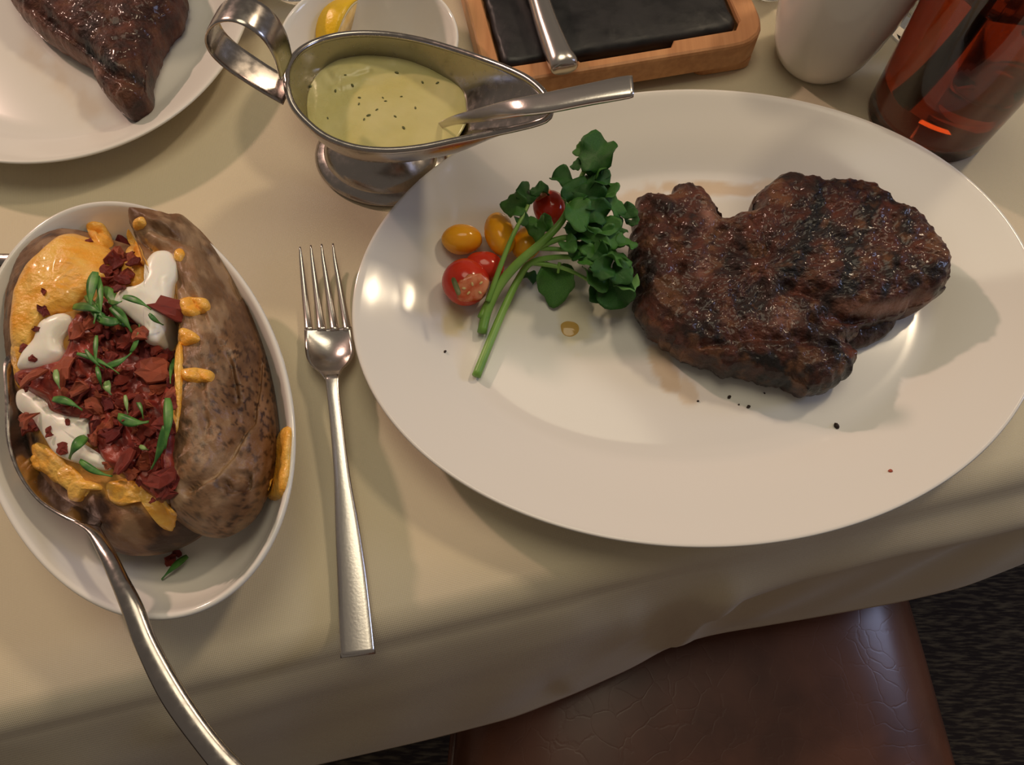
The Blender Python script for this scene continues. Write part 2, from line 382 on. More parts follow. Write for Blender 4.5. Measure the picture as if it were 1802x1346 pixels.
def drape(name, outline, tree, thick, m, parent=None, nr=10, na=72, R=8.0, rough_n=0.0, wig=2.0, nscale=300, base=0.0002, smooth=2, **kw):
    """a soft layer lying over whatever is under it, thickest in the middle"""
    O = crom(outline, na); c = O.mean(0)
    for i in range(na):
        t = nz((O[i, 0] / 1000, O[i, 1] / 1000, 0), 60, 2.2, 3); O[i] += (O[i] - c) / (np.linalg.norm(O[i] - c) + 1e-9) * wig * t
    V = []
    for j in range(nr + 1):
        s = 1 - (j / nr) ** 1.5 * 0.97
        for i in range(na):
            q = c + (O[i] - c) * s
            h, n = drop(tree, q[0], q[1])
            dist = np.linalg.norm(O[i] - c) * (1 - s)
            hh = thick * math.sqrt(max(0, 1 - (1 - min(dist / R, 1)) ** 2))
            up = n * 0.4 + np.array([0, 0, 0.6]); up /= np.linalg.norm(up)
            V.append(h + up * (hh * (1 + 0.25 * nz(h, nscale, 4, 2) if hh else 1) - base + (rough_n * nz(h, nscale * 1.7, 9, 3) if j else 0)))
    V = np.array(V)
    # smooth heights a little so that the layer bridges hollows
    G = V.reshape(nr + 1, na, 3)
    for _ in range(smooth):
        G[2:-1] = 0.6 * G[2:-1] + 0.2 * (G[1:-2] + G[3:])
        G[1:, :, :] = 0.5 * G[1:, :, :] + 0.25 * (np.roll(G[1:], 1, 1) + np.roll(G[1:], -1, 1))
    V = G.reshape(-1, 3)
    F_ = rings_faces(nr + 1, na, flip=False); F_.append(tuple(nr * na + i for i in range(na)))
    return mk(name, V, F_, m, parent, **kw)
def ellipsoid_mesh(name, rx, ry, rz, m, amp=0.0, sc=3.0, nu=20, nv=12, top=1.0, seed=0, mask=None):
    V = []; F_ = []
    for j in range(nv + 1):
        th = math.pi * j / nv
        for i in range(nu):
            a = 2 * math.pi * i / nu; d = Vector((math.sin(th) * math.cos(a), math.sin(th) * math.sin(a), math.cos(th)))
            k = 1 + amp * noise.noise(d * sc + Vector((seed, 0, 0)))
            V.append((d.x * rx * k, d.y * ry * k, min(d.z * rz * k, rz * top)))
    F_ = rings_faces(nv + 1, nu)
    me = bpy.data.meshes.new(name); me.from_pydata(V, [], F_); me.update(); me.polygons.foreach_set('use_smooth', [True] * len(me.polygons))
    me.materials.append(m); return me
def put(name, me, loc, rot=(0, 0, 0), scale=1.0, parent=None):
    o = bpy.data.objects.new(name, me); COL.objects.link(o)
    loc = np.array(loc, float)
    if parent is not None:
        o.parent = parent; loc = loc - ORG[parent.name]
    o.location = Vector(loc.tolist()); o.rotation_euler = rot
    o.scale = (scale,) * 3 if np.isscalar(scale) else scale
    return o

# ------------------------------------------------------------------ setting: floor, table, cloth, chair
def box(name, c, s, m, parent=None, rot=0.0, bevel=0.0, **kw):
    V = []; cr, sr = math.cos(rot), math.sin(rot)
    for z in (-1, 1):
        for y in (-1, 1):
            for x in (-1, 1):
                X, Y = x * s[0] / 2, y * s[1] / 2; V.append((c[0] + X * cr - Y * sr, c[1] + X * sr + Y * cr, c[2] + z * s[2] / 2))
    F_ = [(0, 2, 3, 1), (4, 5, 7, 6), (0, 1, 5, 4), (2, 6, 7, 3), (0, 4, 6, 2), (1, 3, 7, 5)]
    o = mk(name, V, F_, m, parent, smooth=False, **kw)
    if bevel:
        b = o.modifiers.new('bevel', 'BEVEL'); b.width = bevel; b.segments = 3
    return o
fl = box('floor', (0, 0.5, -0.02), (8, 8, 0.04), M['carpet']); tag(fl, 'dark brown streaked carpet floor beneath the table', kind='structure')

EA = math.radians(13.3); ED = np.array([math.cos(EA), math.sin(EA)]); EN = np.array([math.sin(EA), -math.cos(EA)])   # along the edge, outward
E0 = np.array([0.0135, 0.0425])         # a point on the table's near edge
def edge_pt(s, out=0.0): return E0 + ED * s + EN * out
WID, DEP = 1.5, 0.95
SL, SR = -0.62, 0.88
tc_ = edge_pt((SL + SR) / 2, -DEP / 2)
tb = thing('dining_table', (tc_[0], tc_[1], 0), 'dining table hidden under the ivory tablecloth', 'table')
tag(box('table_top', (tc_[0], tc_[1], TZ - 0.0215), (SR - SL - 0.04, DEP - 0.050, 0.035), M['table_wood'], tb, rot=EA))
for sx in (SL + 0.1, SR - 0.1):
    for sy in (-0.1, -DEP + 0.1):
        q = edge_pt(sx, sy); box('leg', (q[0], q[1], 0.355), (0.06, 0.06, 0.71), M['table_wood'], tb, rot=EA)
HEM = [(-700, 1560), (-300, 1500), (100, 1445), (350, 1395), (572, 1343), (753, 1302), (905, 1263), (1006, 1223), (1121, 1172), (1175, 1138), (1225, 1124), (1280, 1113),
       (1439, 1086), (1584, 1060), (1692, 1035), (1802, 992), (1950, 930), (2200, 850), (2700, 740)]
HZ = -0.22
hp = np.array([P(x, y, HZ)[:2] for x, y in HEM]); hs = (hp - E0) @ ED; ho = (hp - E0) @ EN
o_ = np.argsort(hs); hs, ho = hs[o_], ho[o_]
ks = np.linspace(hs[0], hs[-1], 400); kh = np.interp(ks, hs, ho)
w7 = np.hanning(15); w7 /= w7.sum(); kh = np.convolve(np.pad(kh, 7, 'edge'), w7, 'valid'); hs, ho = ks, kh
FOLD = [(1178, 1140), (1225, 1080), (1290, 1020), (1400, 985), (1560, 945), (1700, 915), (1802, 890)]
def cloth():
    rows = []
    ss = np.linspace(SL, SR, 300)
    back = np.linspace(DEP, 0.03, 40)
    ts = list(np.linspace(0, 1, 60))
    V = []
    for s in ss:
        out_h = np.interp(s, hs, ho, left=ho[0], right=ho[-1])
        for bk in back:                       # flat top
            q = edge_pt(s, -bk); V.append((q[0], q[1], TZ))
        for k in range(1, 7):                 # rounded edge
            a = k / 6 * math.pi / 2; q = edge_pt(s, -0.018 + 0.018 * math.sin(a) + 0.0); V.append((q[0], q[1], TZ - 0.018 * (1 - math.cos(a))))
        for t in ts[1:]:
            z = -0.018 + (HZ + 0.018) * t
            o = (out_h) * t ** 0.8
            o += (0.0035 * math.sin(s * 30 + 1.2 + 3.2 * t) + 0.0015 * math.sin(s * 80 + 5 * t)) * math.sin(math.pi * t)
            q = edge_pt(s, o)
            V.append((q[0], q[1], TZ + z))
    V = np.array(V); nc = len(back) + 6 + len(ts) - 1
    px = Q(V)
    fold = np.array(FOLD, float)
    d = seg_dist(px, fold)
    side = (px[:, 1] - np.interp(px[:, 0], fold[:, 0], fold[:, 1]))       # below the fold line is behind it
    side = np.where(px[:, 0] < 1178, -100.0, side); fin = sstep(px[:, 0], 1165, 1215)
    hang = sstep(TZ - V[:, 2], 0.004, 0.05)
    off = 0.008 * np.exp(-(d / 26) ** 2) * np.where(side > 0, 0.1, 1.0)
    sd_ = sstep(side, -22, 22); off = 0.012 * np.exp(-(d / 30) ** 2) * fin * (1 - 0.6 * sd_) - 0.002 * np.exp(-((d - 50) / 40) ** 2) * sd_ * fin
    for poly, dep, wd in (([(1000, 1190), (1120, 1090), (1280, 985), (1400, 925)], 0.004, 26),
                          ([(0, 1400), (400, 1290), (800, 1170), (1100, 1080)], 0.003, 34), ([(300, 1260), (700, 1140), (1000, 1060)], 0.005, 30),
                          ([(1250, 1040), (1450, 985), (1802, 900)], 0.003, 20)):
        q = seg_dist(px, poly); off += dep * np.exp(-(q / wd) ** 2)
    tt = np.clip((TZ - V[:, 2]) / -HZ, 0, 1); V[:, :2] += EN[None] * (off * hang * (1 - 0.85 * sstep(tt, 0.9, 1.0)))[:, None]
    # faint fold creases pressed into the flat top
    for poly, dep, wd in (([(540, 1075), (700, 1040), (960, 985)], 0.0012, 10), ([(0, 1105), (300, 1085), (540, 1075)], 0.0008, 10)):
        q = seg_dist(px, poly); V[:, 2] += dep * np.exp(-(q / wd) ** 2) * (1 - hang)
    V[:, 2] += (1 - hang) * np.array([0.0008 * min(0, nz(v, 9, 2, 2)) for v in V])
    F_ = rings_faces(300, nc, closed=False)
    o = mk('tablecloth', V, F_, M['cloth'])
    sd = o.modifiers.new('thickness', 'SOLIDIFY'); sd.thickness = 0.0008; sd.offset = 1 if o.data.polygons[0].normal.z < 0 else -1
    return tag(o, 'ivory linen tablecloth draped over the table edge above the leather chair', 'tablecloth')
cloth()

ch_c = np.array([0.148, -0.075])
chair = thing('dining_chair', (ch_c[0], ch_c[1], 0), 'brown leather dining chair pushed partly under the tablecloth', 'chair')
def seat():
    V = []; n = 96
    prof = [(0.0, 0.06), (0.35, 0.062), (0.6, 0.060), (0.76, 0.055), (0.86, 0.048), (0.93, 0.038), (0.975, 0.026), (1.0, 0.010), (1.005, 0.004), (0.992, 0.0), (0.96, -0.004), (0.5, -0.006)]
    for s, z in prof:
        for i in range(n):
            t = 2 * math.pi * i / n; e = 0.26
            x = math.copysign(abs(math.cos(t)) ** e, math.cos(t)) * 0.196; y = math.copysign(abs(math.sin(t)) ** e, math.sin(t)) * 0.235
            x *= 1 + 0.10 * (-y / 0.235)
            s_ = max(s, 0.004)
            V.append((ch_c[0] + x * s_, ch_c[1] + y * s_, 0.415 + z))
    F_ = rings_faces(len(prof), n, flip=True); F_.append(tuple((len(prof) - 1) * n + i for i in reversed(range(n))))
    mk('seat', V, F_, M['leather'], chair)
    pts = []
    for i in range(48):
        t = 2 * math.pi * i / 48; e = 0.26
        x = math.copysign(abs(math.cos(t)) ** e, math.cos(t)) * 0.198; y = math.copysign(abs(math.sin(t)) ** e, math.sin(t)) * 0.237
        x *= 1 + 0.10 * (-y / 0.235); pts.append((ch_c[0] + x, ch_c[1] + y, 0.419))
    tube('piping', pts, 0.004, M['leather'], chair, n=144, closed=True)
seat()
for sx in (-1, 1):
    for sy in (-1, 1):
        box('leg', (ch_c[0] + sx * 0.165, ch_c[1] + sy * 0.175, 0.2045), (0.036, 0.036, 0.409), M['table_wood'], chair)
box('backrest', (ch_c[0], ch_c[1] - 0.27, 0.70), (0.40, 0.045, 0.40), M['leather'], chair, bevel=0.015)
for sx in (-1, 1): box('back_post', (ch_c[0] + sx * 0.16, ch_c[1] - 0.265, 0.46), (0.03, 0.03, 0.13), M['table_wood'], chair)

# ------------------------------------------------------------------ oval platter with the steak
def platter_mask(V):
    px = Q(V); r = np.zeros((len(V), 3))
    def el(cx, cy, rx, ry, ang=0, sh=0.6, amp=0.35, seed=0.0, sc=0.03):
        a = math.radians(ang); X = px[:, 0] - cx; Y = px[:, 1] - cy
        u = (X * math.cos(a) + Y * math.sin(a)) / rx; v = (-X * math.sin(a) + Y * math.cos(a)) / ry
        nn = np.array([nz((p[0] * sc, p[1] * sc, seed), 1.0, seed, 3) for p in px])
        return 1 - sstep(np.sqrt(u * u + v * v) + amp * nn, sh, 1.0)
    r[:, 0] = np.maximum.reduce([0.55 * el(1170, 650, 24, 60, -28), 0.4 * el(1210, 690, 22, 30, -20, seed=3), 0.55 * el(1255, 333, 130, 14, 2, seed=5),
                                 0.4 * el(1120, 350, 60, 20, -12, seed=6), 0.4 * el(1370, 325, 70, 10, 0, seed=8)])
    r[:, 1] = np.maximum.reduce([0.6 * el(800, 560, 26, 38, 10, seed=1), 0.35 * el(1010, 560, 40, 60, -5, seed=2), 0.3 * el(1060, 545, 70, 16, 5, seed=4)])
    r[:, 2] = 0.35 * el(1003, 576, 20, 12, 0, seed=9)
    return r
def dish_grid_prof(base, inner, top, under, nin=40):
    dish.base = base
    return [(2 + (k / nin), inner) for k in range(1, nin)] + top + under
pr = dish_grid_prof(0.047, 0.0062,
    [(0.047, 0.0064), (0.0445, 0.0066), (0.042, 0.0070), (0.0395, 0.0080), (0.036, 0.0098), (0.032, 0.0118), (0.028, 0.0137), (0.024, 0.0155), (0.020, 0.0171), (0.016, 0.0187), (0.012, 0.0203), (0.008, 0.0220), (0.004, 0.0238), (0.0018, 0.0247), (0.0006, 0.0250), (0.0, 0.0243)],
    [(0.0008, 0.0232), (0.004, 0.0218), (0.02, 0.0135), (0.038, 0.0045), (0.046, 0.0020), (0.048, 0.0004), (0.052, 0.0004), (0.054, 0.0022)])
platter = dish('oval_platter', (0.0873, 0.1821), 0.1623, 0.1213, math.radians(5.3), pr, M['china_stain'], n=420, mask_fn=platter_mask)
tag(platter, 'large white oval platter under the grilled steak and watercress', 'plate')
PT = bvh(platter)

STEAK = [(1122, 360), (1150, 352), (1175, 350), (1190, 336), (1212, 334), (1238, 350), (1256, 372), (1264, 393), (1290, 392), (1318, 384), (1322, 358), (1345, 335), (1372, 324), (1410, 326),
         (1450, 332), (1505, 336), (1540, 352), (1570, 376), (1598, 392), (1625, 420), (1648, 450), (1661, 480), (1655, 512), (1630, 535), (1590, 552), (1562, 566), (1530, 575), (1505, 592), (1490, 610),
         (1502, 632), (1490, 660), (1460, 682), (1428, 693), (1390, 682), (1340, 668), (1295, 660), (1250, 648), (1205, 630), (1165, 604), (1135, 578), (1118, 545), (1112, 500), (1108, 450), (1112, 400)]
def steak_mask(px, V, d):
    m = np.zeros((len(px), 3))
    nn = np.array([nz(v, 120, 4.0, 4) for v in V]); n2 = np.array([nz(v, 60, 9.0, 3) for v in V])
    ch = np.zeros(len(px))
    for poly, wd, a in (([(1442, 335), (1432, 380), (1415, 440), (1405, 470)], 15, 1), ([(1535, 355), (1520, 400), (1497, 450), (1490, 500), (1478, 540)], 17, 1), ([(1600, 400), (1585, 440), (1562, 480), (1555, 520)], 15, .95),
                        ([(1350, 340), (1340, 375)], 10, .5), ([(1270, 400), (1250, 440)], 14, .5), ([(1310, 620), (1380, 640), (1480, 655)], 16, .75), ([(1200, 585), (1300, 605), (1390, 610)], 9, .6), ([(1130, 500), (1140, 560)], 10, .5),
                        ([(1260, 470), (1300, 430)], 12, .35), ([(1470, 620), (1500, 640), (1480, 672), (1430, 690), (1340, 668)], 11, 1.1), ([(1410, 510), (1470, 535)], 8, .5)):
        q = seg_dist(px, poly); ch = np.maximum(ch, a * np.exp(-(q / (wd * (1.15 + 0.9 * nn))) ** 2))
    m[:, 0] = np.clip(sstep(ch + 0.45 * nn, 0.25, 0.85) * 0.9 + 0.75 * sstep(n2, 0.05, 0.45) + 0.25 * sstep(nn, .2, .6), 0, 1)
    side = (1 - sstep(d, 0.0, 0.0025)) * 0.5
    m[:, 0] = np.clip(np.maximum(m[:, 0], side), 0, 1)
    # pale unseared side under the right flap, and at the notch
    pk = np.maximum.reduce([np.exp(-(seg_dist(px, [(1478, 538), (1540, 545), (1600, 535), (1635, 525)]) / 11) ** 2), 0.8 * np.exp(-(seg_dist(px, [(1243, 370), (1252, 392)]) / 11) ** 2),
                            .45 * np.exp(-(seg_dist(px, [(1370, 560), (1395, 555)]) / 15) ** 2), .35 * np.exp(-(seg_dist(px, [(1240, 460), (1230, 490)]) / 14) ** 2)])
    m[:, 1] = np.clip(pk * (0.9 + 0.5 * nn), 0, 0.9)
    m[:, 0] *= 1 - 0.8 * m[:, 1]
    m[:, 2] = np.clip(0.7 * sstep(nn - n2 * 0.5, 0.1, 0.7), 0, 1) * (1 - m[:, 1])
    return m
def steak_z(px):
    up = 0.0045 * sstep(seg_dist(px, [(1400, 400), (1520, 420), (1590, 480)]), 150, 60)          # raised right flap
    st = -0.004 * np.exp(-(seg_dist(px, [(1470, 552), (1560, 562), (1640, 540)]) / 16) ** 2)
    return up + st
steak = thing('grilled_steak', P(1380, 510, 0.0064), 'dark grilled steak with char bars lying on the right of the oval platter', 'steak')
sk = blob('meat', [(x, y, 0.017 + (0.006 if (x > 1400 and y < 540) else 0)) for x, y in STEAK], (1330, 500), 0.0066, 0.0135, 0.010, M['steak'], steak, nr=95, na=520, namp=0.0020, nscale=150, jag=0.0019,
          creases=[([(1655, 545), (1560, 560), (1490, 552), (1440, 522), (1385, 505)], 0.0035, 10), ([(1500, 612), (1430, 598), (1360, 592), (1240, 602)], 0.0030, 9), ([(1262, 395), (1290, 430), (1330, 450)], 0.0025, 10),
                   ([(1325, 385), (1350, 440), (1345, 500)], 0.0018, 9), ([(1150, 360), (1190, 400), (1200, 470)], 0.0014, 8), ([(1430, 560), (1470, 585), (1500, 600)], 0.003, 7)],
          mask_fn=steak_mask, inset=0.90, zfn=steak_z)
def dark_mask(px, V, d):
    m = np.zeros((len(px), 3)); m[:, 0] = 0.55 + 0.2 * np.array([nz(v, 150, 2, 3) for v in V]); return m
blob('under_flap', [(1480, 560, .012), (1530, 552, .012), (1575, 556, .012), (1568, 580, .011), (1545, 600, .010), (1510, 612, .010), (1480, 606, .011), (1450, 585, .012)], (1515, 580), 0.0066, 0.006, 0.008, M['steak'], steak, nr=24, na=120, namp=0.0009, nscale=160, jag=0.0006, mask_fn=dark_mask)
crumb_me = [ellipsoid_mesh('crumb', 0.0011, 0.0008, 0.0006, M['char'], 0.6, 3, 8, 5, seed=s) for s in range(3)]
def crumb(px, py, s, where, label, cat='crumb', g=None, me=None, tree=None):
    h, n = drop(tree or PT, px, py, 0.0003 * s)
    o = put('charred_crumb', me or crumb_me[int(px) % 3], h, (0, 0, rnd.random() * 6), s); tag(o, label, cat, g)
crumb(1472, 750, 1.5, '', 'larger black char crumb in the well below the steak')
crumb(783, 619, 0.8, '', 'tiny dark fleck on the platter left of the cress stem ends')
for x, y, s in ((1283, 699, 1.0), (1317, 716, 1.0), (1228, 706, .6), (1345, 692, .5), (1300, 712, .5)):
    crumb(x, y, s, '', 'small brown crumb on the platter just below the steak', g='crumbs below the steak')
me_or = ellipsoid_mesh('orange_crumb', 0.0011, 0.0008, 0.0005, M['bacon_fat'], 0.4, 3, 8, 5)
o = put('sauce_fleck', me_or, drop(PT, 1567, 829, 0.0002)[0]); tag(o, 'small orange fleck on the lower right rim of the oval platter', 'crumb')
jd = drape('juice_drop', [(985, 572), (995, 564), (1010, 565), (1020, 574), (1018, 586), (1005, 593), (990, 588)], PT, 0.0006, M['oil'], na=40, nr=6, R=14, wig=1, rough_n=0.0001)
tag(jd, 'amber drop of juice on the platter below the watercress leaf', 'sauce')

# ---- tomatoes
def tomato(name, px, py, rx, ry, z, ang, m, label, cut=None):
    c = P(px, py, z); t = thing(name, (c[0], c[1], c[2] - 0.011), label, 'tomato', 'cherry tomatoes by the watercress')
    k = 0.42 / F if False else (H - z) / (F * -ray(px, py)[2])
    me = ellipsoid_mesh('skin', rx * k, ry * k, min(rx, ry) * k * 0.95, m, 0.05, 1.2, 32, 20, seed=px)
    put('skin', me, c, (0, 0, -math.radians(ang)), 1.0, t)
    if cut:
        cx, cy, cr = cut
        d = P(cx, cy, z) - c; d[2] = 0.5 * np.linalg.norm(d[:2]) + 0.004; d = d / np.linalg.norm(d)
        R_ = min(rx, ry) * k
        q = Vector(d.tolist()).to_track_quat('Z', 'Y').to_euler()
        f = ellipsoid_mesh('cut_face', cr * k, cr * k * 0.8, 0.0012, M['tomato_flesh'], 0.25, 2.5, 24, 8, seed=px + 2)
        cf = put('cut_face', f, c + d * R_ * 0.93, q, 1.0, t)
        sm = ellipsoid_mesh('seed', 0.0011, 0.0006, 0.0005, M['seed'], 0, 1, 8, 5)
        for a, rr in ((0.3, .55), (1.5, .35), (2.6, .6), (3.6, .4), (5.2, .6)):
            sd_ = put('seed', sm, (rr * cr * k * math.cos(a), rr * cr * k * .75 * math.sin(a), 0.0011), (0, 0, a)); sd_.parent = cf
    return t
tomato('yellow_tomato', 813, 421, 36, 27, 0.017, 0, M['tomato_yellow'], 'small yellow cherry tomato lying leftmost on the platter')
tomato('yellow_tomato', 880, 412, 27, 42, 0.019, -12, M['tomato_yellow'], 'upright yellow cherry tomato beside the watercress')
tomato('yellow_tomato', 928, 428, 26, 34, 0.014, 20, M['tomato_yellow'], 'yellow cherry tomato half hidden under the watercress stems')
tomato('red_tomato', 852, 470, 36, 28, 0.015, 10, M['tomato_red'], 'red cherry tomato half tucked under the upright yellow one')
tomato('red_tomato', 820, 496, 42, 42, 0.017, 10, M['tomato_red'], 'red cherry tomato half nearest the front with a herb fleck', cut=(838, 528, 30))
tomato('red_tomato', 968, 366, 30, 34, 0.022, -10, M['tomato_red'], 'red cherry tomato behind the watercress sprigs', cut=(950, 352, 16))
hf = drape('herb_fleck', [(794, 492), (801, 489), (811, 514), (804, 518)], bvh(mk('tmp', [P(760, 460, .0335), P(860, 460, .0335), P(860, 560, .0335), P(760, 560, .0335)], [(0, 1, 2, 3)], M['herb'], org=(0, 0, 0))), 0.0006, M['herb'], na=20, nr=3, R=4, wig=0)
bpy.data.objects.remove(bpy.data.objects['tmp']); tag(hf, 'dark green herb fleck on the front red tomato', 'herb')

# ---- watercress
def leaf_mesh(name, m, seed, lob=0.065):
    r = random.Random(seed); V = []; na, nr = 32, 6
    ph = r.uniform(0, 6); V.append((0.5, 0, 0))
    for j in range(1, nr + 1):
        for i in range(na):
            a = 2 * math.pi * i / na; s = j / nr
            rad = 0.5 * (1 + 1.6 * lob * math.sin(a * 3 + ph) + lob * math.sin(a * 5 + ph) + 0.6 * lob * math.sin(a * 8 + ph * 2) + 0.10 * math.cos(a) - 0.14 * math.exp(-((a - math.pi) / 0.25) ** 2))
            x = rad * math.cos(a) * s; y = rad * math.sin(a) * s * 0.88
            z = (0.55 if seed % 2 else 0.35) * y * y - 0.45 * x * x + 0.13 * math.sin(a * 3 + ph) * s ** 2 + 0.06 * math.sin(a * 7 + ph) * s ** 4 + 0.16 * abs(y)
            V.append((x + 0.5, y, z))
    F_ = rings_faces(nr, na, off=1, flip=True); F_ += [(0, 1 + i, 1 + (i + 1) % na) for i in range(na)]
    n = len(V); V += [(x, y, z - 0.025) for x, y, z in V]
    F2 = [tuple(reversed([q + n for q in f])) for f in F_]
    e = 1 + (nr - 1) * na
    rim = [(e + i, e + i + n, e + (i + 1) % na + n, e + (i + 1) % na) for i in range(na)]
    me = bpy.data.meshes.new(name); me.from_pydata(V, [], F_ + F2 + rim); me.update(); me.polygons.foreach_set('use_smooth', [True] * len(me.polygons))
    me.materials.append(m); return me
LM = [leaf_mesh('leaf', M['leaf' if s_ not in (3, 1) else 'leaf_lit'], s_) for s_ in range(5)]; LP = [leaf_mesh('leaf', M['leaf_pale'], s) for s in (7, 8)]
def sprig(label, stems, leaves):
    s0 = stems[0][0][0]
    t = thing('watercress_sprig', P(s0[0], s0[1], 0.0065), label, 'watercress', 'watercress sprigs')
    for pts, r in stems:
        tube('stem', [P(*p) for p in pts], r, M['stem'], t, n=30, k=8)
    for x, y, size, ang, z, tilt in leaves:
        pale = size < 0; size = abs(size)
        c = P(x, y, z); k = (H - z) / (F * -ray(x, y)[2]); L_ = size * 2.25 * k
        a = math.radians(-ang)                # screen angle, clockwise from right
        me = (LP[(x + y) % 2] if pale else LM[(x * 3 + y) % 5])
        e = (math.radians(rnd.uniform(-35, 35)), math.radians(tilt), a)
        q = Matrix.Rotation(a, 3, 'Z') @ Matrix.Rotation(-math.radians(tilt + rnd.uniform(-26, 26)), 3, 'Y') @ Matrix.Rotation(e[0], 3, 'X')
        loc = Vector(c.tolist()) - q @ Vector((L_ * 0.5, 0, 0))
        put('leaf', me, loc, q.to_euler(), L_, t)
sprig('longest watercress sprig, its cut stem end pointing at the front rim',
      [([(838, 662, .009), (862, 602, .010), (886, 545, .012), (912, 492, .016), (935, 462, .022), (985, 452, .028), (1040, 455, .030), (1080, 452, .028)], [.0022, .0020, .0018, .0013, .001]),
       ([(935, 462, .022), (985, 470, .024), (1022, 485, .022), (1045, 500, .02)], [.0014, .001, .0008]), ([(985, 462, .026), (982, 480, .022)], [.0009, .0007])],
      [(978, 494, 34, 95, .016, -10), (1040, 458, 26, 10, .034, 5), (1078, 452, 26, 20, .034, -5), (1096, 470, 16, 40, .030, 10), (1048, 484, 26, 60, .028, -10), (1080, 505, 34, 60, .024, -5), (1100, 500, -24, 80, .026, 20), (1050, 512, 20, 100, .016, 0),
       (1100, 428, 18, -10, .034, 0), (928, 486, 15, 30, .011, 0), (1060, 472, 22, -30, .036, 10), (1088, 480, 22, 45, .032, 5)])
sprig('watercress sprig with the tall leaf reaching up toward the sauce boat',
      [([(848, 586, .009), (858, 545, .012), (880, 500, .018), (915, 460, .026), (955, 425, .032), (988, 390, .036), (1008, 350, .038), (1026, 305, .042), (1040, 275, .046)], [.0024, .0024, .0020, .0016, .0010]),
       ([(1000, 365, .037), (1035, 360, .038), (1075, 355, .034), (1105, 375, .028)], [.0011, .0008, .0006]), ([(1010, 345, .038), (998, 325, .038)], [.0009, .0006])],
      [(1050, 272, 34, -70, .048, 15), (1024, 264, 13, 190, .046, 0), (1052, 292, 24, -50, .044, 20), (1018, 290, 11, 170, .042, 0), (992, 314, 20, 200, .040, 10), (1044, 318, 26, 0, .042, 0), (1066, 306, 10, -60, .042, 0), (1012, 338, 24, -60, .042, 10), (1034, 345, 26, 10, .042, 0),
       (1066, 340, 20, -30, .040, 0), (1012, 372, 30, 70, .044, 0), (1046, 372, 24, 10, .041, 10), (1078, 362, 20, 20, .038, 0), (1104, 372, 16, 40, .034, 10), (1112, 388, 13, 80, .030, 10), (1035, 395, 20, 40, .038, 0)])
sprig('lower watercress sprig whose leaves bunch beside the steak',
      [([(846, 560, .011), (866, 520, .014), (895, 478, .022), (935, 442, .028), (985, 420, .032), (1030, 415, .034), (1070, 405, .034)], [.0019, .0018, .0015, .001]),
       ([(950, 437, .028), (1005, 440, .030), (1050, 445, .028)], [.0012, .0008])],
      [(1025, 405, 28, 20, .036, 0), (1062, 400, 24, 0, .037, 8), (1042, 425, 26, 30, .036, 0), (1075, 418, 22, 10, .036, 0), (1000, 428, 16, 60, .036, 0), (1050, 440, 20, 60, .034, 10), (1010, 400, 18, -20, .037, 0), (1085, 400, 18, -30, .033, 10), (1020, 440, 18, 150, .034, 5)])
sprig('short watercress sprig with dark round leaves behind the red tomato',
      [([(858, 530, .016), (880, 470, .024), (900, 420, .030), (915, 390, .032), (930, 360, .032)], [.0014, .0012, .0009])],
      [(907, 362, 22, 200, .033, 5), (925, 342, 20, -60, .034, 10), (948, 336, 17, -10, .034, 0), (945, 398, 20, 90, .030, 0), (918, 385, 13, 60, .032, 10), (958, 392, 16, 60, .030, 0)])

# ------------------------------------------------------------------ oval bowl with the loaded potato
pr = dish_grid_prof(0.03, 0.0065,
    [(0.03, 0.0068), (0.026, 0.0082), (0.022, 0.0110), (0.018, 0.0150), (0.014, 0.0195), (0.010, 0.0245), (0.007, 0.0300), (0.0045, 0.0350), (0.0028, 0.0388), (0.0016, 0.0400), (0.0005, 0.0398), (0.0, 0.0388)],
    [(0.0008, 0.036), (0.004, 0.029), (0.011, 0.017), (0.019, 0.008), (0.026, 0.003), (0.028, 0.0004), (0.032, 0.0004), (0.034, 0.002)], nin=8)
bowl = dish('oval_bowl', (-0.162, 0.1257), 0.1024, 0.063, math.radians(-62.2), pr, M['china'], n=160)
tag(bowl, 'white oval bowl holding the loaded baked potato', 'bowl')
BT = bvh(bowl)
pot = thing('baked_potato', P(250, 680, 0.0066), 'split baked potato with brown skin and melted cheese in the oval bowl', 'potato')
BODY = [(20, 545), (34, 490), (62, 448), (100, 420), (140, 412), (190, 425), (240, 440), (300, 460), (360, 560), (400, 700), (410, 820), (385, 905), (345, 945), (300, 968), (250, 978), (205, 970), (162, 928), (122, 893), (84, 852), (60, 800), (40, 730), (24, 660), (17, 600)]
FILL = [(60, 470), (130, 430), (230, 450), (330, 480), (330, 900), (285, 925), (240, 900), (180, 880), (120, 850), (60, 790), (30, 700), (30, 600)]
def body_mask(px, V, d):
    m = np.zeros((len(px), 3)); nn = np.array([nz(v, 90, 4.0, 4) for v in V])
    ins = inside(px, FILL); fd = seg_dist(px, FILL + FILL[:1])
    g = np.where(ins, sstep(fd + 14 * nn, 0, 18), 0)
    m[:, 1] = 0.55 * g; m[:, 2] = 0.5 * sstep(nn, 0.15, 0.6) * (1 - g)
    m[:, 0] = 0.8 * sstep(-nn, 0.0, 0.55) * (1 - g) + 0.25 * (1 - g)
    return m
pb = blob('lower_half', [(x, y, 0.026) for x, y in BODY], (190, 690), 0.0070, 0.020, 0.030, M['skin'], pot, nr=50, na=260, namp=0.0016, nscale=70, mask_fn=body_mask, inset=0.66,
          zfn=lambda px: 0.004 * np.exp(-(seg_dist(px, [(110, 470), (60, 560)]) / 60) ** 2))
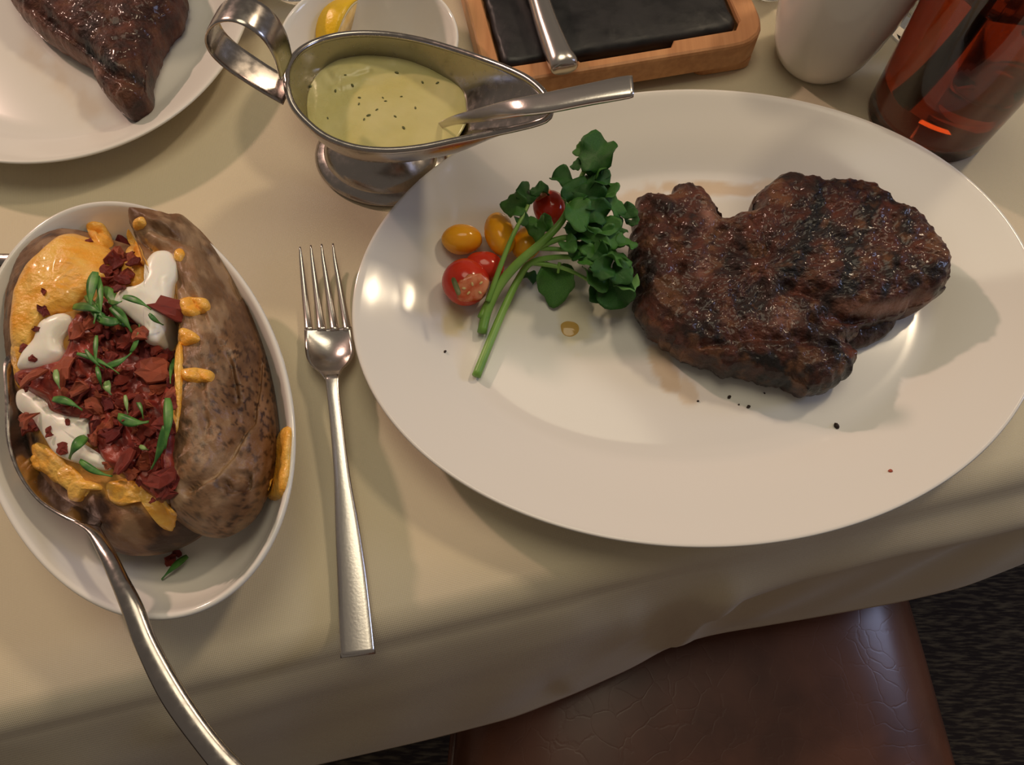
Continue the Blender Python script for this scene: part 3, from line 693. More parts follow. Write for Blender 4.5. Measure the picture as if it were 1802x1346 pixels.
FLAP = [(234, 384), (262, 375), (300, 380), (345, 402), (390, 450), (428, 512), (454, 575), (474, 645), (486, 720), (490, 790), (478, 850), (452, 905), (420, 934), (385, 945), (345, 938), (315, 915), (303, 880), (300, 800), (304, 700), (318, 610), (316, 540), (300, 475), (262, 440), (240, 412)]
def flap_mask(px, V, d):
    m = np.zeros((len(px), 3)); nn = np.array([nz((v[0] * 1, v[1] * .55, v[2]), 75, 4.0, 4) for v in V]); n3 = np.array([nz(v, 420, 1.0, 2) for v in V])
    m[:, 0] = np.clip(sstep(n3, 0.16, 0.34) * 0.95 * sstep(px[:, 1] + 200 * nn, 420, 640) + 0.45 * sstep(-nn, 0.05, 0.6), 0, 1)
    ring = np.abs(np.hypot((px[:, 0] - 418) / 30, (px[:, 1] - 850) / 22) - 0.8); m[:, 0] = np.maximum(m[:, 0], 0.7 * np.exp(-(ring / 0.3) ** 2))
    m[:, 0] = np.maximum(m[:, 0], 0.55 * np.exp(-(seg_dist(px, [(290, 395), (360, 430), (420, 500), (470, 600)]) / 16) ** 2))
    m[:, 2] = np.clip(0.75 * sstep(nn, 0.0, 0.5) * (1 - sstep(px[:, 0], 400, 480)) + .3 * np.exp(-((px[:, 0] - 350) / 40) ** 2), 0, 0.9)
    m[:, 1] = 0.6 * (1 - sstep(seg_dist(px, [(240, 390), (300, 480), (318, 560), (306, 700), (300, 860)]), 2, 9)) * (d < 0.002)
    return m
pf = blob('skin_flap', [(x, y, 0.050 if x < 322 and y < 900 else (0.034 if x < 400 else 0.028)) for x, y in FLAP], (380, 700), 0.020, 0.024, 0.036, M['skin'], pot, nr=60, na=300, namp=0.0019, nscale=90, inset=0.80,
          mask_fn=flap_mask, creases=[([(300, 470), (360, 560), (400, 640), (410, 700)], 0.0030, 9), ([(350, 640), (362, 760)], 0.0015, 9), ([(270, 400), (350, 430), (420, 520)], 0.0045, 9), ([(455, 640), (440, 740), (380, 830), (330, 860)], 0.0045, 8),
                                      ([(398, 850), (412, 866), (436, 856), (436, 838), (415, 832)], 0.0042, 6), ([(400, 620), (420, 740)], 0.0012, 9)],
          zfn=lambda px: 0.004 * np.exp(-(np.hypot(px[:, 0] - 400, px[:, 1] - 880) / 40) ** 2))
tag(pf, 'folded-over half of speckled brown skin')
PO = bvh(bowl, pb, pf)
for ol, th, nm in ((([(24, 612), (20, 575), (26, 520), (46, 472), (74, 442), (105, 420), (130, 413), (165, 421), (196, 438), (204, 458), (196, 490), (170, 505), (150, 525), (120, 548), (80, 560), (62, 590), (45, 620)]), 0.004, 'melted_cheese'),
                  ([(22, 600), (44, 590), (60, 610), (44, 650), (34, 685), (26, 655)], 0.0025, 'melted_cheese'),
                  ([(58, 780), (90, 790), (140, 835), (160, 862), (140, 878), (106, 852), (78, 832), (62, 808)], 0.0022, 'melted_cheese'),
                  ([(190, 850), (240, 845), (280, 870), (310, 905), (305, 935), (280, 925), (255, 885), (215, 890), (195, 880)], 0.0030, 'melted_cheese'),
                  ([(225, 400), (250, 440), (262, 470), (255, 500), (225, 500), (215, 470), (222, 440), (232, 425)], 0.003, 'melted_cheese'),
                  ([(318, 530), (340, 524), (368, 530), (370, 545), (345, 556), (322, 553)], 0.0025, 'cheese_shred'), ([(316, 582), (335, 580), (350, 592), (345, 604), (320, 606)], 0.0025, 'cheese_shred'),
                  ([(320, 652), (345, 648), (376, 655), (372, 672), (340, 672), (322, 668)], 0.0025, 'cheese_shred'), ([(236, 388), (250, 382), (257, 392), (250, 403), (238, 404)], 0.0025, 'cheese_shred'),
                  ([(308, 440), (320, 437), (326, 448), (318, 460), (308, 455)], 0.002, 'cheese_shred'), ([(56, 805), (66, 800), (74, 815), (74, 828), (62, 828)], 0.0025, 'cheese_shred'),
                  ([(122, 855), (140, 845), (175, 850), (180, 862), (155, 865), (145, 882), (125, 880)], 0.003, 'cheese_shred'), ([(312, 620), (320, 600), (322, 680), (312, 760), (306, 740)], 0.002, 'cheese_shred')):
    big = nm == 'melted_cheese'
    c = drape(nm, ol, PO, th, M['cheese'], pot, na=90 if big else 40, nr=16 if big else 6, R=26 if big else 9, rough_n=0.0008 if big else 0.0003, wig=5 if big else 2, nscale=230)
for ol, lab in (([(152, 396), (165, 390), (180, 392), (190, 405), (200, 430), (180, 440), (165, 425), (155, 412)], 'orange cheese piece in the bowl beyond the potato'),
                ([(500, 755), (512, 752), (513, 790), (508, 840), (495, 875), (478, 880), (470, 865), (486, 830), (494, 790)], 'long cheese strip between skin flap and bowl wall')):
    tag(drape('cheese_piece', ol, PO, 0.004, M['cheese'], na=44, nr=8, R=12, wig=2, rough_n=0.0004), lab, 'cheese')
PB_ = bvh(bowl, pb)
for ol, th, lab in (([(260, 462), (275, 446), (298, 444), (312, 458), (312, 485), (302, 510), (294, 545), (292, 580), (278, 603), (256, 600), (256, 580), (238, 566), (222, 552), (202, 536), (214, 514), (240, 504), (258, 492), (256, 475)], 0.0040, 'tall dollop of sour cream beside the potato skin flap'),
                    ([(98, 556), (120, 554), (130, 570), (110, 600), (116, 625), (100, 642), (66, 652), (34, 650), (40, 625), (60, 600), (72, 570)], 0.0045, 'rounded sour cream dollop below the melted cheese'),
                    ([(34, 690), (62, 688), (98, 722), (130, 732), (162, 738), (162, 765), (146, 782), (165, 798), (196, 812), (190, 828), (140, 816), (100, 800), (80, 772), (60, 740), (34, 720)], 0.0040, 'smeared sour cream patch at the front of the filling'),
                    ([(180, 760), (215, 765), (250, 790), (240, 806), (205, 800), (180, 785)], 0.0030, 'small sour cream spot among bacon at the front')):
    hz = [drop(PB_, x, y)[0][2] - TZ for x, y in ol]; hz = np.clip(hz, .0385, .05); hz = np.convolve(np.r_[hz[-2:], hz, hz[:2]], np.ones(5) / 5, 'valid')
    lf = 0.011 if 'tall' in lab else 0.0010
    cc0 = np.array(ol, float).mean(0)
    tag(blob('sour_cream', [(x, y, max(z, 0.02) + lf + (0.006 if lf > .005 and (y < 505 or (x > 245 and y < 570)) else 0)) for (x, y), z in zip(ol, hz)], (cc0[0], cc0[1]), 0.033, th, 0.006, M['cream'], None, nr=16, na=110, namp=0.0006, nscale=60, inset=0.9), lab, 'sour cream')

def chip_mesh(m, seed):
    r = random.Random(seed); n = r.choice((9, 10, 11, 12))
    asp = r.uniform(0.55, 1.0); pts = []
    for i in range(n):
        a = 2 * math.pi * (i + r.uniform(-.35, .35)) / n; rr = r.uniform(0.62, 1.12); pts.append((rr * math.cos(a), rr * math.sin(a) * asp))
    bend, bend2, h = r.uniform(-.7, .7), r.uniform(-.6, .6), 0.16
    V = []
    def zz(x, y): return bend * x * x + bend2 * x * y + 0.30 * noise.noise(Vector((x * 2.2, y * 2.2, seed)))
    for s_, z in ((0.55, h), (0.95, h * 0.9), (1.0, 0), (0.92, -h * .9), (0.5, -h)):
        for x, y in pts:
            j_ = r.uniform(-.06, .06); X, Y = x * (s_ + j_), y * (s_ + j_); V.append((X, Y, z + zz(X, Y) + r.uniform(-.05, .05)))
    V += [(0, 0, h + zz(0, 0) + r.uniform(-.1, .15)), (0, 0, -h)]
    F_ = rings_faces(5, n, flip=True); F_ += [(i, (i + 1) % n, 5 * n) for i in range(n)] + [(4 * n + (i + 1) % n, 4 * n + i, 5 * n + 1) for i in range(n)]
    me = bpy.data.meshes.new('bacon'); me.from_pydata(V, [], F_); me.update(); me.materials.append(m); return me
BM = [chip_mesh(M['bacon'], s) for s in range(7)] + [chip_mesh(M['bacon_dark'], s + 20) for s in range(4)]
BF = [chip_mesh(M['bacon_fat'], s + 40) for s in range(5)]
def bacon(px, py, r, lift, label, group=None, me=None, tilt=25, rz=None, tree=None, stretch=1.0):
    h, n = drop(tree or TOP, px, py, lift)
    k = (TZ + H - h[2]) / (F * -ray(px, py)[2]); s = r * k
    q = Vector((n * 0.6 + np.array([0, 0, 0.4])).tolist()).to_track_quat('Z', 'Y').to_matrix() @ Matrix.Rotation(rz if rz is not None else rnd.uniform(0, 6.28), 3, 'Z') @ Matrix.Rotation(math.radians(rnd.uniform(-tilt, tilt)), 3, 'X') @ Matrix.Rotation(math.radians(rnd.uniform(-tilt, tilt)), 3, 'Y')
    o = put('bacon_bit', me or rnd.choice(BM), h, q.to_euler(), (s * stretch, s, min(s, 0.0055)))
    return tag(o, label, 'bacon', group)
creams = [o for o in bpy.data.objects if o.name.startswith(('sour_cream', 'melted_cheese'))]
bed = drape('bacon_crumble', [(150, 548), (200, 520), (232, 560), (262, 600), (300, 610), (308, 700), (306, 800), (296, 880), (262, 870), (238, 842), (200, 826), (170, 790), (158, 745), (100, 728), (72, 700), (36, 680), (34, 660), (70, 650), (104, 640), (120, 610), (130, 575)], bvh(bowl, pb, pf), 0.0055, M['bacon'], pot, na=160, nr=40, R=22, wig=7, rough_n=0.0016, nscale=330, smooth=1)
tag(bed, kind='stuff')
TOP = bvh(bowl, pb, pf, bed, *creams)
def zone(x, y):
    for (zx, zy, n) in ((210, 480, 'between the melted cheese and the tall dollop'), (280, 630, 'against the middle of the skin flap'), (150, 590, 'beside the scallion tuft'), (75, 675, 'at the left edge between two cream patches'), (200, 650, 'around the crossed scallion strips'),
                        (150, 720, 'above the front sour cream patch'), (270, 740, 'near the tall scallion strip by the skin flap'), (65, 750, 'at the lower left edge of the filling'), (235, 815, 'in the front lip of the heap'), (285, 890, 'spilling over the front cheese'), (205, 735, 'around the wide green scallion piece')):
        k = (x - zx) ** 2 + (y - zy) ** 2
        yield k, n
def zlabel(x, y):
    n = min(zone(x, y))[1]; return 'small reddish bacon bit on the potato ' + n, 'bacon bits ' + n
HEAP = [([(190, 440), (225, 440), (245, 470), (235, 500), (205, 520), (180, 495), (190, 465)], 14), ([(120, 560), (170, 545), (230, 560), (300, 620), (305, 700), (300, 800), (290, 870), (235, 850), (170, 800), (150, 740), (110, 725), (60, 700), (30, 670), (60, 655), (110, 650), (125, 620), (110, 600)], 165),
        ([(45, 725), (80, 730), (100, 770), (85, 790), (60, 770), (45, 750)], 7), ([(250, 600), (310, 590), (300, 660), (260, 660)], 6), ([(270, 850), (300, 850), (300, 920), (275, 890)], 6)]
for poly, cnt in HEAP:
    pa = np.array(poly, float); k = 0
    while k < cnt:
        x, y = rnd.uniform(*((pa[:, 0].min(), pa[:, 0].max()))), rnd.uniform(pa[:, 1].min(), pa[:, 1].max())
        if not inside(np.array([[x, y]]), pa)[0]: continue
        if any(inside(np.array([[x, y]]), q)[0] for q in ([(40, 690), (70, 690), (105, 724), (160, 738), (160, 765), (146, 782), (190, 812), (180, 825), (110, 795), (85, 750)], [(190, 772), (240, 780), (245, 800), (195, 795)])) : k += 1; continue
        lb, gr = zlabel(x, y); bacon(x, y, rnd.choice((8, 10, 13, 17, 22)), rnd.uniform(0.0, 0.0025), lb, gr, me=rnd.choice(BM + BF), tilt=30); k += 1
for x, y, r in ((222, 402 + 25, 20), (218, 500, 16), (205, 470, 18), (240, 470, 15)): bacon(x, y, r, .003, 'dark red bacon chunk at the top end of the filling', 'dark bacon chunks near the far end', me=BM[8], tilt=20)
for x, y, r, lab, me, st in ((268, 655, 34, 'broad orange-edged bacon piece near the skin flap', BF[0], 1.0), (112, 665, 27, 'broad red bacon piece over the left sour cream', BF[1], 1.3), (150, 590, 24, 'upright bacon piece just left of the scallion tuft', BF[2], 1.0),
                             (304, 550, 30, 'long narrow red bacon strip against the skin flap', BM[1], 1.0), (66, 672, 20, 'leftmost bacon piece at the edge of the potato', BF[3], 1.3), (232, 815, 28, 'flat red bacon piece at the front of the heap', BM[2], 1.1),
                             (62, 738, 24, 'orange curl of bacon at the lower left of the filling', BF[1], 1.0), (250, 735, 26, 'wide dark bacon piece in the middle of the heap', BM[4], 1.2), (290, 840, 24, 'bacon piece wedged between heap and skin flap at the front', BM[3], 1.2), (150, 680, 26, 'round-edged bacon piece left of the crossed scallions', BF[2], 1.0)):
    bacon(x, y, r, 0.0045, lab, None, me, 14, (1.5 if x == 304 else None), stretch=(st if x != 304 else 1.8))
for x, y, r, lab in ((78, 514, 8, 'tiny dark red bacon fleck on the melted cheese'), (78, 541, 5, 'smallest bacon speck on the melted cheese'), (76, 547, 14, 'pinkish bacon piece on the lower edge of the melted cheese'), (155, 424, 8, 'red bacon speck on the far edge of the cheese'),
                     (66, 580, 9, 'red bacon bit on the upper left of the rounded dollop'), (42, 612, 12, 'bacon bit where cheese meets the rounded dollop'), (58, 630, 9, 'orange bacon crumb on the rounded dollop'), (120, 744, 9, 'brown bacon crumb on the front sour cream patch'), (175, 798, 14, 'bacon crumb at the tip of the front sour cream patch'), (110, 790, 14, 'bacon bit at the lower left rim of the front sour cream'), (230, 560, 18, 'bacon piece between the scallion tuft and tall dollop')):
    bacon(x, y, r, 0.0004, lab, tilt=10)
bacon(300, 990, 14, 0.001, 'loose bacon bit fallen in the bowl in front of the potato', me=BM[5]); bacon(312, 975, 11, 0.001, 'small bacon crumb beside the fallen bit in the bowl', me=BM[9])

bits = [o for o in bpy.data.objects if o.name.startswith('bacon_bit')]
def scallion(px0, px1, wpx, bow, lift, label=None, group=None, m=None, arch=0.0015):
    a, b = np.array(px0, float), np.array(px1, float); n = 12; V = []
    nrm = np.array([-(b - a)[1], (b - a)[0]]); nrm /= np.linalg.norm(nrm)
    hA = drop(TOP, *a, lift)[0]; hB = drop(TOP, *b, lift)[0]; hM = drop(TOP, *((a + b) / 2), lift)[0]
    zM = hM[2]
    for i in range(n + 1):
        t = i / n; c = a + (b - a) * t + nrm * bow * 4 * t * (1 - t)
        z = (1 - t) * hA[2] + t * hB[2]; z = max(z, z + (zM - 0.5 * (hA[2] + hB[2])) * 4 * t * (1 - t)) + arch * 4 * t * (1 - t)
        w_ = wpx * (0.25 + 0.75 * math.sin(math.pi * min(1, t * 1.15 + .08) ** 0.8)) / 2
        for sgn, dz in ((-1, 0), (-.4, 0.0007), (.4, 0.0007), (1, 0), (.4, -0.0001), (-.4, -0.0001)):
            q = c + nrm * w_ * sgn; V.append(P(q[0], q[1], z - TZ + dz + (0.0006 if abs(sgn) == 1 else 0)))
    F_ = rings_faces(n + 1, 6); F_.append((5, 4, 3, 2, 1, 0)); F_.append(tuple(n * 6 + i for i in range(6)))
    o = mk('scallion_strip', V, F_, m or M['scallion']); return tag(o, label, 'scallion', group)
GT = 'scallion strips in the tuft on top'; LT = 'green scallion strip in the tangled tuft between cheese and tall dollop'
for a, b, w_, bw in (((168, 478), (160, 545), 20, 4), ((172, 485), (176, 560), 12, -3), ((128, 540), (185, 555), 16, -6), ((180, 505), (200, 550), 22, -8), ((170, 560), (230, 560), 18, 6), ((190, 530), (215, 530), 10, 3), ((195, 540), (232, 585), 18, -4), ((160, 545), (215, 570), 14, 5), ((205, 560), (240, 575), 12, 4), ((150, 520), (190, 570), 12, 0), ((175, 520), (165, 570), 12, 0)):
    scallion(a, b, w_, bw, 0.0065, LT, GT)
GC = 'crossed scallion strips'; LC = 'thin green scallion strip crossing others in the middle of the heap'
for a, b, w_, bw in (((170, 590), (170, 645), 9, 2), ((135, 622), (210, 658), 9, -5), ((170, 645), (180, 685), 9, 0), ((185, 645), (232, 620), 12, 4), ((230, 620), (245, 570), 9, 4), ((150, 615), (185, 650), 8, 3)):
    scallion(a, b, w_, bw, 0.0075, LC, GC)
for a, b, w_, bw, m_, lab in (((216, 522), (266, 545), 12, -4, None, 'dark edged scallion slice lying on the tall dollop'), ((262, 552), (288, 572), 9, 2, None, 'small dark scallion sliver on the tall dollop'), ((98, 650), (106, 685), 12, 2, M['scallion_pale'], 'pale scallion sliver on the left bacon pieces'),
                       ((188, 670), (196, 695), 15, 3, M['scallion_pale'], 'bright short scallion piece below the crossed strips'), ((92, 702), (145, 722), 15, -5, None, 'green scallion strip above the front sour cream patch'), ((207, 732), (262, 742), 20, 6, None, 'wide green scallion piece in the front of the heap'),
                       ((220, 695), (225, 730), 8, 0, M['scallion_pale'], 'thin scallion sliver standing over the wide piece'), ((238, 700), (252, 738), 8, -3, None, 'slanting scallion sliver across the wide piece'), ((152, 768), (122, 808), 20, 5, None, 'scallion piece at the lower end of the front sour cream'),
                       ((140, 810), (198, 838), 14, 5, None, 'long scallion strip along the front edge of the filling'), ((295, 700), (290, 790), 18, -3, None, 'tall scallion strip pressed against the skin flap'), ((290, 750), (266, 826), 16, -4, None, 'scallion strip slanting down beside the skin flap at the front'),
                       ((308, 630), (300, 675), 9, 3, None, 'thin scallion sliver beside the broad bacon piece'), ((245, 785), (262, 792), 9, 0, M['scallion_pale'], 'tiny pale scallion piece on the small sour cream spot'), ((330, 978), (284, 1020), 12, 2, None, 'thin scallion strip fallen on the bowl floor')):
    scallion(a, b, w_, bw, 0.0055 if a[1] < 900 else 0.0012, lab, None, m_)

# ------------------------------------------------------------------ cutlery
fork = thing('dinner_fork', P(600, 800, 0), 'steel dinner fork on the tablecloth between the bowl and the platter', 'fork')
bar('handle', [(572, 662, 598, 660, .0135, .0030), (575, 690, 598, 688, .0135, .0030), (581, 747, 605, 745, .0115, .0032), (588, 840, 617, 838, .0085, .0034), (590, 921, 632, 919, .0062, .0036), (593, 1008, 645, 1004, .0046, .0036), (596, 1095, 655, 1090, .0034, .0034), (599, 1158, 661, 1150, .0028, .0032)], M['steel_bright'], fork, n=40, k=16, power=4)
def surf(name, rows, thick, m, parent, n=16, k=9, cup=0.0):
    """curved sheet between left and right edges: rows (lx,ly,rx,ry,z, sag)"""
    A = crom([np.r_[P(r[0], r[1], r[4]), P(r[2], r[3], r[4]), r[5]] for r in rows], n, False); V = []
    for r in A:
        for side in (0, 1):
            for i in range(k):
                t = i / (k - 1) if side == 0 else 1 - i / (k - 1)
                p = r[:3] * (1 - t) + r[3:6] * t; p = p.copy(); p[2] += -r[6] * 4 * t * (1 - t) + (thick / 2 if side == 0 else -thick / 2); V.append(p)
    F_ = rings_faces(n, 2 * k); F_.append(tuple(reversed(range(2 * k)))); F_.append(tuple((n - 1) * 2 * k + i for i in range(2 * k)))
    return mk(name, V, F_, m, parent)
surf('head', [(536, 580, 619, 576, .0052, .0012), (537, 600, 621, 597, .0050, .0030), (539, 625, 623, 620, .0065, .0042), (546, 642, 615, 637, .0090, .0034), (562, 655, 602, 650, .0118, .0016), (572, 668, 597, 664, .0135, .0004)], 0.0018, M['steel_bright'], fork, n=24, k=13)
for (x0, y0), (xl, xr) in (((528, 435), (536, 551)), ((547, 432), (558, 574)), ((566, 430), (581, 597)), ((586, 429), (604, 619))):
    yy = 582
    bar('tine', [(xl, yy, xr, yy - 1, .0052, .0018), (xl * .85 + x0 * .15 - 0.5, 560, xr * .85 + x0 * .15, 559, .0045, .0018), (xl * .5 + x0 * .5 - 2, 508, xr * .5 + x0 * .5 + 1, 507, .0055, .0018), (x0 - 2.5 + (xl - x0) * .12, 455, x0 + 3 + (xr - x0) * .1, 455, .0085, .0015), (x0 - 1.5, y0, x0 + 1.5, y0, .0105, .0010)], M['steel_bright'], fork, n=18, k=8, power=3)

spoon = thing('serving_spoon', P(150, 925, 0.01), 'large steel serving spoon tucked under the potato with its handle over the table edge', 'spoon')
def spoon_bowl(name, outline, zr, depth, cpx, m, parent, na=72, nr=12):
    O = crom([P(*o) for o in outline], na); C = P(*cpx); V = []
    for side in (0, 1):
        rr = range(nr + 1) if side == 0 else range(nr, -1, -1)
        for j in rr:
            s = max(j / nr, 0.02)
            for i in range(na):
                p = C + (O[i] - C) * s; p = p.copy(); p[2] = O[i][2] * s + C[2] * (1 - s); p[2] -= depth * (1 - s * s) - (0.0006 if side == 0 else -0.0006); V.append(p)
    F_ = rings_faces(2 * (nr + 1), na); F_.append(tuple(reversed(range(na)))); F_.append(tuple((2 * nr + 1) * na + i for i in range(na)))
    return mk(name, V, F_, m, parent)
spoon_bowl('spoon_bowl', [(8, 640, .040), (10, 700, .0415), (12, 770, .042), (30, 830, .042), (65, 880, .042), (105, 908, .0425), (140, 925, .044), (165, 935, .044), (178, 915, .038), (150, 860, .030), (110, 790, .026), (75, 710, .026), (45, 650, .030), (22, 625, .036)], 0, 0.010, (85, 800, .034), M['steel'], spoon)
bar('handle', [(118, 915, 176, 926, .043, .0030), (150, 935, 184, 940, .0455, .0036), (172, 975, 204, 972, .049, .0042), (192, 1020, 224, 1012, .051, .0046), (212, 1070, 250, 1060, .052, .0048), (238, 1140, 278, 1128, .051, .0048), (284, 1235, 332, 1222, .049, .0048), (346, 1322, 396, 1308, .047, .0048), (410, 1400, 470, 1380, .046, .0046), (480, 1480, 545, 1455, .045, .004)], M['steel'], spoon, n=60, k=20, power=2.2)

# steel knife lying at the left, behind the bowl
kn = thing('table_knife', P(-20, 480, 0), 'steel knife lying behind the potato bowl at the left', 'knife')
surf('blade', [(-160, 450, -150, 540, .0025, 0), (-60, 458, -60, 545, .0025, 0), (10, 468, 20, 535, .0025, 0), (60, 470, 70, 500, .0025, 0)], 0.0014, M['steel'], kn, n=14, k=5)
bar('spine', [(-160, 440, -160, 462, .0045, .003), (-60, 446, -60, 466, .0045, .003), (30, 447, 30, 467, .0045, .003), (60, 449, 60, 466, .0045, .003)], M['steel'], kn, n=12)

# ------------------------------------------------------------------ gravy boat
RIM = [(505, 150, .078), (514, 182, .076), (535, 210, .074), (572, 240, .072), (622, 259, .071), (680, 265, .071), (740, 260, .072), (800, 248, .074), (860, 236, .077), (910, 225, .081), (945, 216, .084), (964, 207, .087), (969, 190, .089),
       (958, 165, .089), (930, 140, .086), (892, 121, .082), (850, 105, .078), (800, 88, .075), (740, 71, .072), (680, 61, .071), (620, 60, .071), (570, 69, .072), (530, 88, .075), (508, 117, .078)]
boat = thing('sauce_boat', P(672, 300, 0), 'polished steel sauce boat of pale green herb butter behind the oval platter', 'sauce boat')
NB = 120
RW = crom([P(*r) for r in RIM], NB)
bc = np.array([-0.0714, 0.2768])         # centre of the foot
def boat_levels():
    V = []; lv = np.linspace(0, 1, 22)
    for t in lv:
        for i in range(NB):
            r = RW[i]; d = r[:2] - bc; L_ = np.linalg.norm(d)
            sp = sstep(np.array([d[0]]), 0.045, 0.085)[0]           # spout side
            bowl_s = (1 - t ** 1.9) ** 0.85; spout_s = (1 - t) ** 1.15 * 0.5 + 0.5 * (1 - t ** 1.5) ** .7
            s = bowl_s * (1 - sp) + spout_s * sp
            L2 = 0.012 + (L_ - 0.012) * s; q = bc + d / L_ * L2
            z = r[2] + (TZ + 0.033 - r[2]) * t
            if t > 0: z = z
            V.append((q[0], q[1], z))
    return V, len(lv)
V, nl = boat_levels()
Fb = rings_faces(nl, NB); Fb.append(tuple((nl - 1) * NB + i for i in range(NB)))
bb = mk('body', V, Fb, M['steel'], boat)
sd = bb.modifiers.new('wall', 'SOLIDIFY'); sd.thickness = 0.0012; sd.offset = 0
tube('rim', RW, 0.0016, M['steel'], boat, n=160, k=10, closed=True)
lathe('foot', [(0.0125, 0.036), (0.0115, 0.028), (0.0125, 0.0205), (0.0165, 0.0160), (0.0225, 0.0128), (0.0280, 0.0100), (0.0305, 0.0075), (0.0315, 0.0056), (0.0350, 0.0042), (0.0368, 0.0030), (0.0374, 0.0018), (0.0370, 0.0004), (0.033, 0.0003), (0.030, 0.004), (0.02, 0.008)],
      (bc[0], bc[1], TZ), M['steel'], boat, n=96, sx=1.0, sy=0.82, rot=math.radians(-20))
# strap handle: ribbon in the plane of the boat's long axis
h0 = P(506, 135, .078)[:2]; ax = (P(969, 190, .088)[:2] - h0); ax /= np.linalg.norm(ax); pn = np.array([-ax[1], ax[0]])
def on_plane(px, py):
    d = ray(px, py); o = np.array([0, 0, 0.0]); t = ((h0 - o[:2]) @ pn) / (d[:2] @ pn); p = d * t; return np.array([p[0], p[1], TZ + H + p[2]])
HP = [(503, 118), (492, 78), (468, 42), (430, 18), (395, 18), (374, 40), (378, 68), (402, 95), (440, 122), (475, 144), (508, 163)]
hpw = crom([on_plane(*p) for p in HP], 44, False)
secs = []
for i, p in enumerate(hpw):
    t = hpw[min(i + 1, 43)] - hpw[max(i - 1, 0)]; t /= np.linalg.norm(t); side = np.array([pn[0], pn[1], 0]); up = np.cross(t, side)
    secs.append((p, side * 0.0075, up * 0.0007))
loft('handle', secs, M['steel'], boat, k=12, power=4)
SW = []
for i in range(0, NB, 2):
    r = RW[i]; d_ = r[:2] - bc; L_ = np.linalg.norm(d_); t_ = (r[2] - (TZ + .0585)) / (r[2] - (TZ + .033)); sp = sstep(np.array([d_[0]]), 0.045, 0.085)[0]
    s_ = ((1 - t_ ** 1.9) ** 0.85) * (1 - sp) + ((1 - t_) ** 1.15 * 0.5 + 0.5 * (1 - t_ ** 1.5) ** .7) * sp
    L2 = min((0.012 + (L_ - 0.012) * s_) * 0.985, 0.052 + 0.010 * abs(math.sin(math.atan2(d_[1], d_[0]))) if d_[0] > 0 else 9); SW.append([bc[0] + d_[0] / L_ * L2, bc[1] + d_[1] / L_ * L2, TZ + .0585])
sauce = blob('herb_butter_sauce', SW, (bc[0] - .01, bc[1] + .002), 0.055, 0.0010, 0.006, M['sauce'], None, nr=40, na=160, namp=0.0005, nscale=90, inset=0.85, world=True, creases=[([(590, 130), (640, 112), (690, 108)], -0.0006, 8), ([(585, 155), (640, 135), (700, 128)], -0.0005, 6), ([(600, 145), (650, 125)], 0.001, 4), ([(570, 120), (600, 160), (660, 150)], 0.0005, 6)])
tag(sauce, 'pale green herb butter sauce filling the steel sauce boat', 'sauce')
ST_ = bvh(sauce)
me_h = ellipsoid_mesh('fleck', 0.0009, 0.0005, 0.0003, M['herb'], 0.3, 3, 8, 5)
for x, y in ((545, 142), (546, 152), (607, 132), (578, 208), (631, 183), (633, 172), (700, 128), (745, 145), (768, 146), (705, 170), (680, 178), (665, 193), (650, 203), (672, 172), (695, 205), (710, 225), (590, 160), (730, 190), (640, 210), (620, 150)):
    tag(put('herb_fleck', me_h, drop(ST_, x + rnd.uniform(-2, 2), y, 0.0001)[0], (0, 0, rnd.random() * 6), rnd.uniform(.7, 1.3)), 'tiny dark herb fleck floating on the green sauce', 'herb', 'herb flecks on the sauce')
ls = thing('sauce_spoon', P(950, 190, 0.06), 'steel spoon standing in the sauce boat with its handle over the spout', 'spoon')
SR_ = [(770, 218, 775, 226, .058, .002), (795, 206, 802, 218, .070, .0026), (840, 193, 850, 212, .082, .0034), (900, 177, 906, 204, .0945, .0038), (960, 165, 968, 197, .099, .0040), (1030, 150, 1036, 184, .103, .0040), (1090, 137, 1096, 174, .106, .0038), (1112, 134, 1115, 170, .107, .0030)]
bar('handle', SR_, M['steel_bright'], ls, n=40, k=18, power=3.2)
blob('spoon_bowl', [(740, 215, .046), (760, 205, .048), (778, 212, .053), (775, 226, .052), (755, 236, .048), (738, 228, .046)], (757, 221), 0.042, 0.001, 0.004, M['steel'], ls, nr=6, na=30, namp=0)

# ------------------------------------------------------------------ back left plate with a second steak
pr = dish_grid_prof(0.033, 0.0062, [(0.033, 0.0064), (0.030, 0.0068), (0.027, 0.0078), (0.023, 0.0098), (0.018, 0.0125), (0.013, 0.0152), (0.008, 0.0178), (0.004, 0.0198), (0.0018, 0.0207), (0.0006, 0.0209), (0.0, 0.0202)],
    [(0.0008, 0.0192), (0.004, 0.018), (0.02, 0.0085), (0.034, 0.002), (0.036, 0.0004), (0.040, 0.0004), (0.042, 0.002)], nin=30)
def p2mask(V):
    px = Q(V); r = np.zeros((len(V), 3)); nn = np.array([nz((p[0] * .03, p[1] * .03, 0), 1, 3, 3) for p in px])
    r[:, 0] = 0.30 * np.exp(-(seg_dist(px, [(60, 90), (120, 150), (170, 200)]) / 26) ** 2) * np.clip(.8 + nn, 0, 1); return r
plate2 = dish('oval_plate', (-0.2754, 0.4004), 0.1488, 0.1187, math.radians(-61.2), pr, M['china_stain'], n=240, mask_fn=p2mask)
tag(plate2, 'white plate at the back left under the second steak', 'plate')
S2 = [(20, 0), (70, 60), (120, 92), (165, 120), (172, 145), (185, 165), (205, 188), (232, 207), (248, 195), (262, 182), (262, 150), (270, 120), (290, 70), (318, 35), (325, -10), (310, -60), (240, -130), (120, -120), (20, -60)]
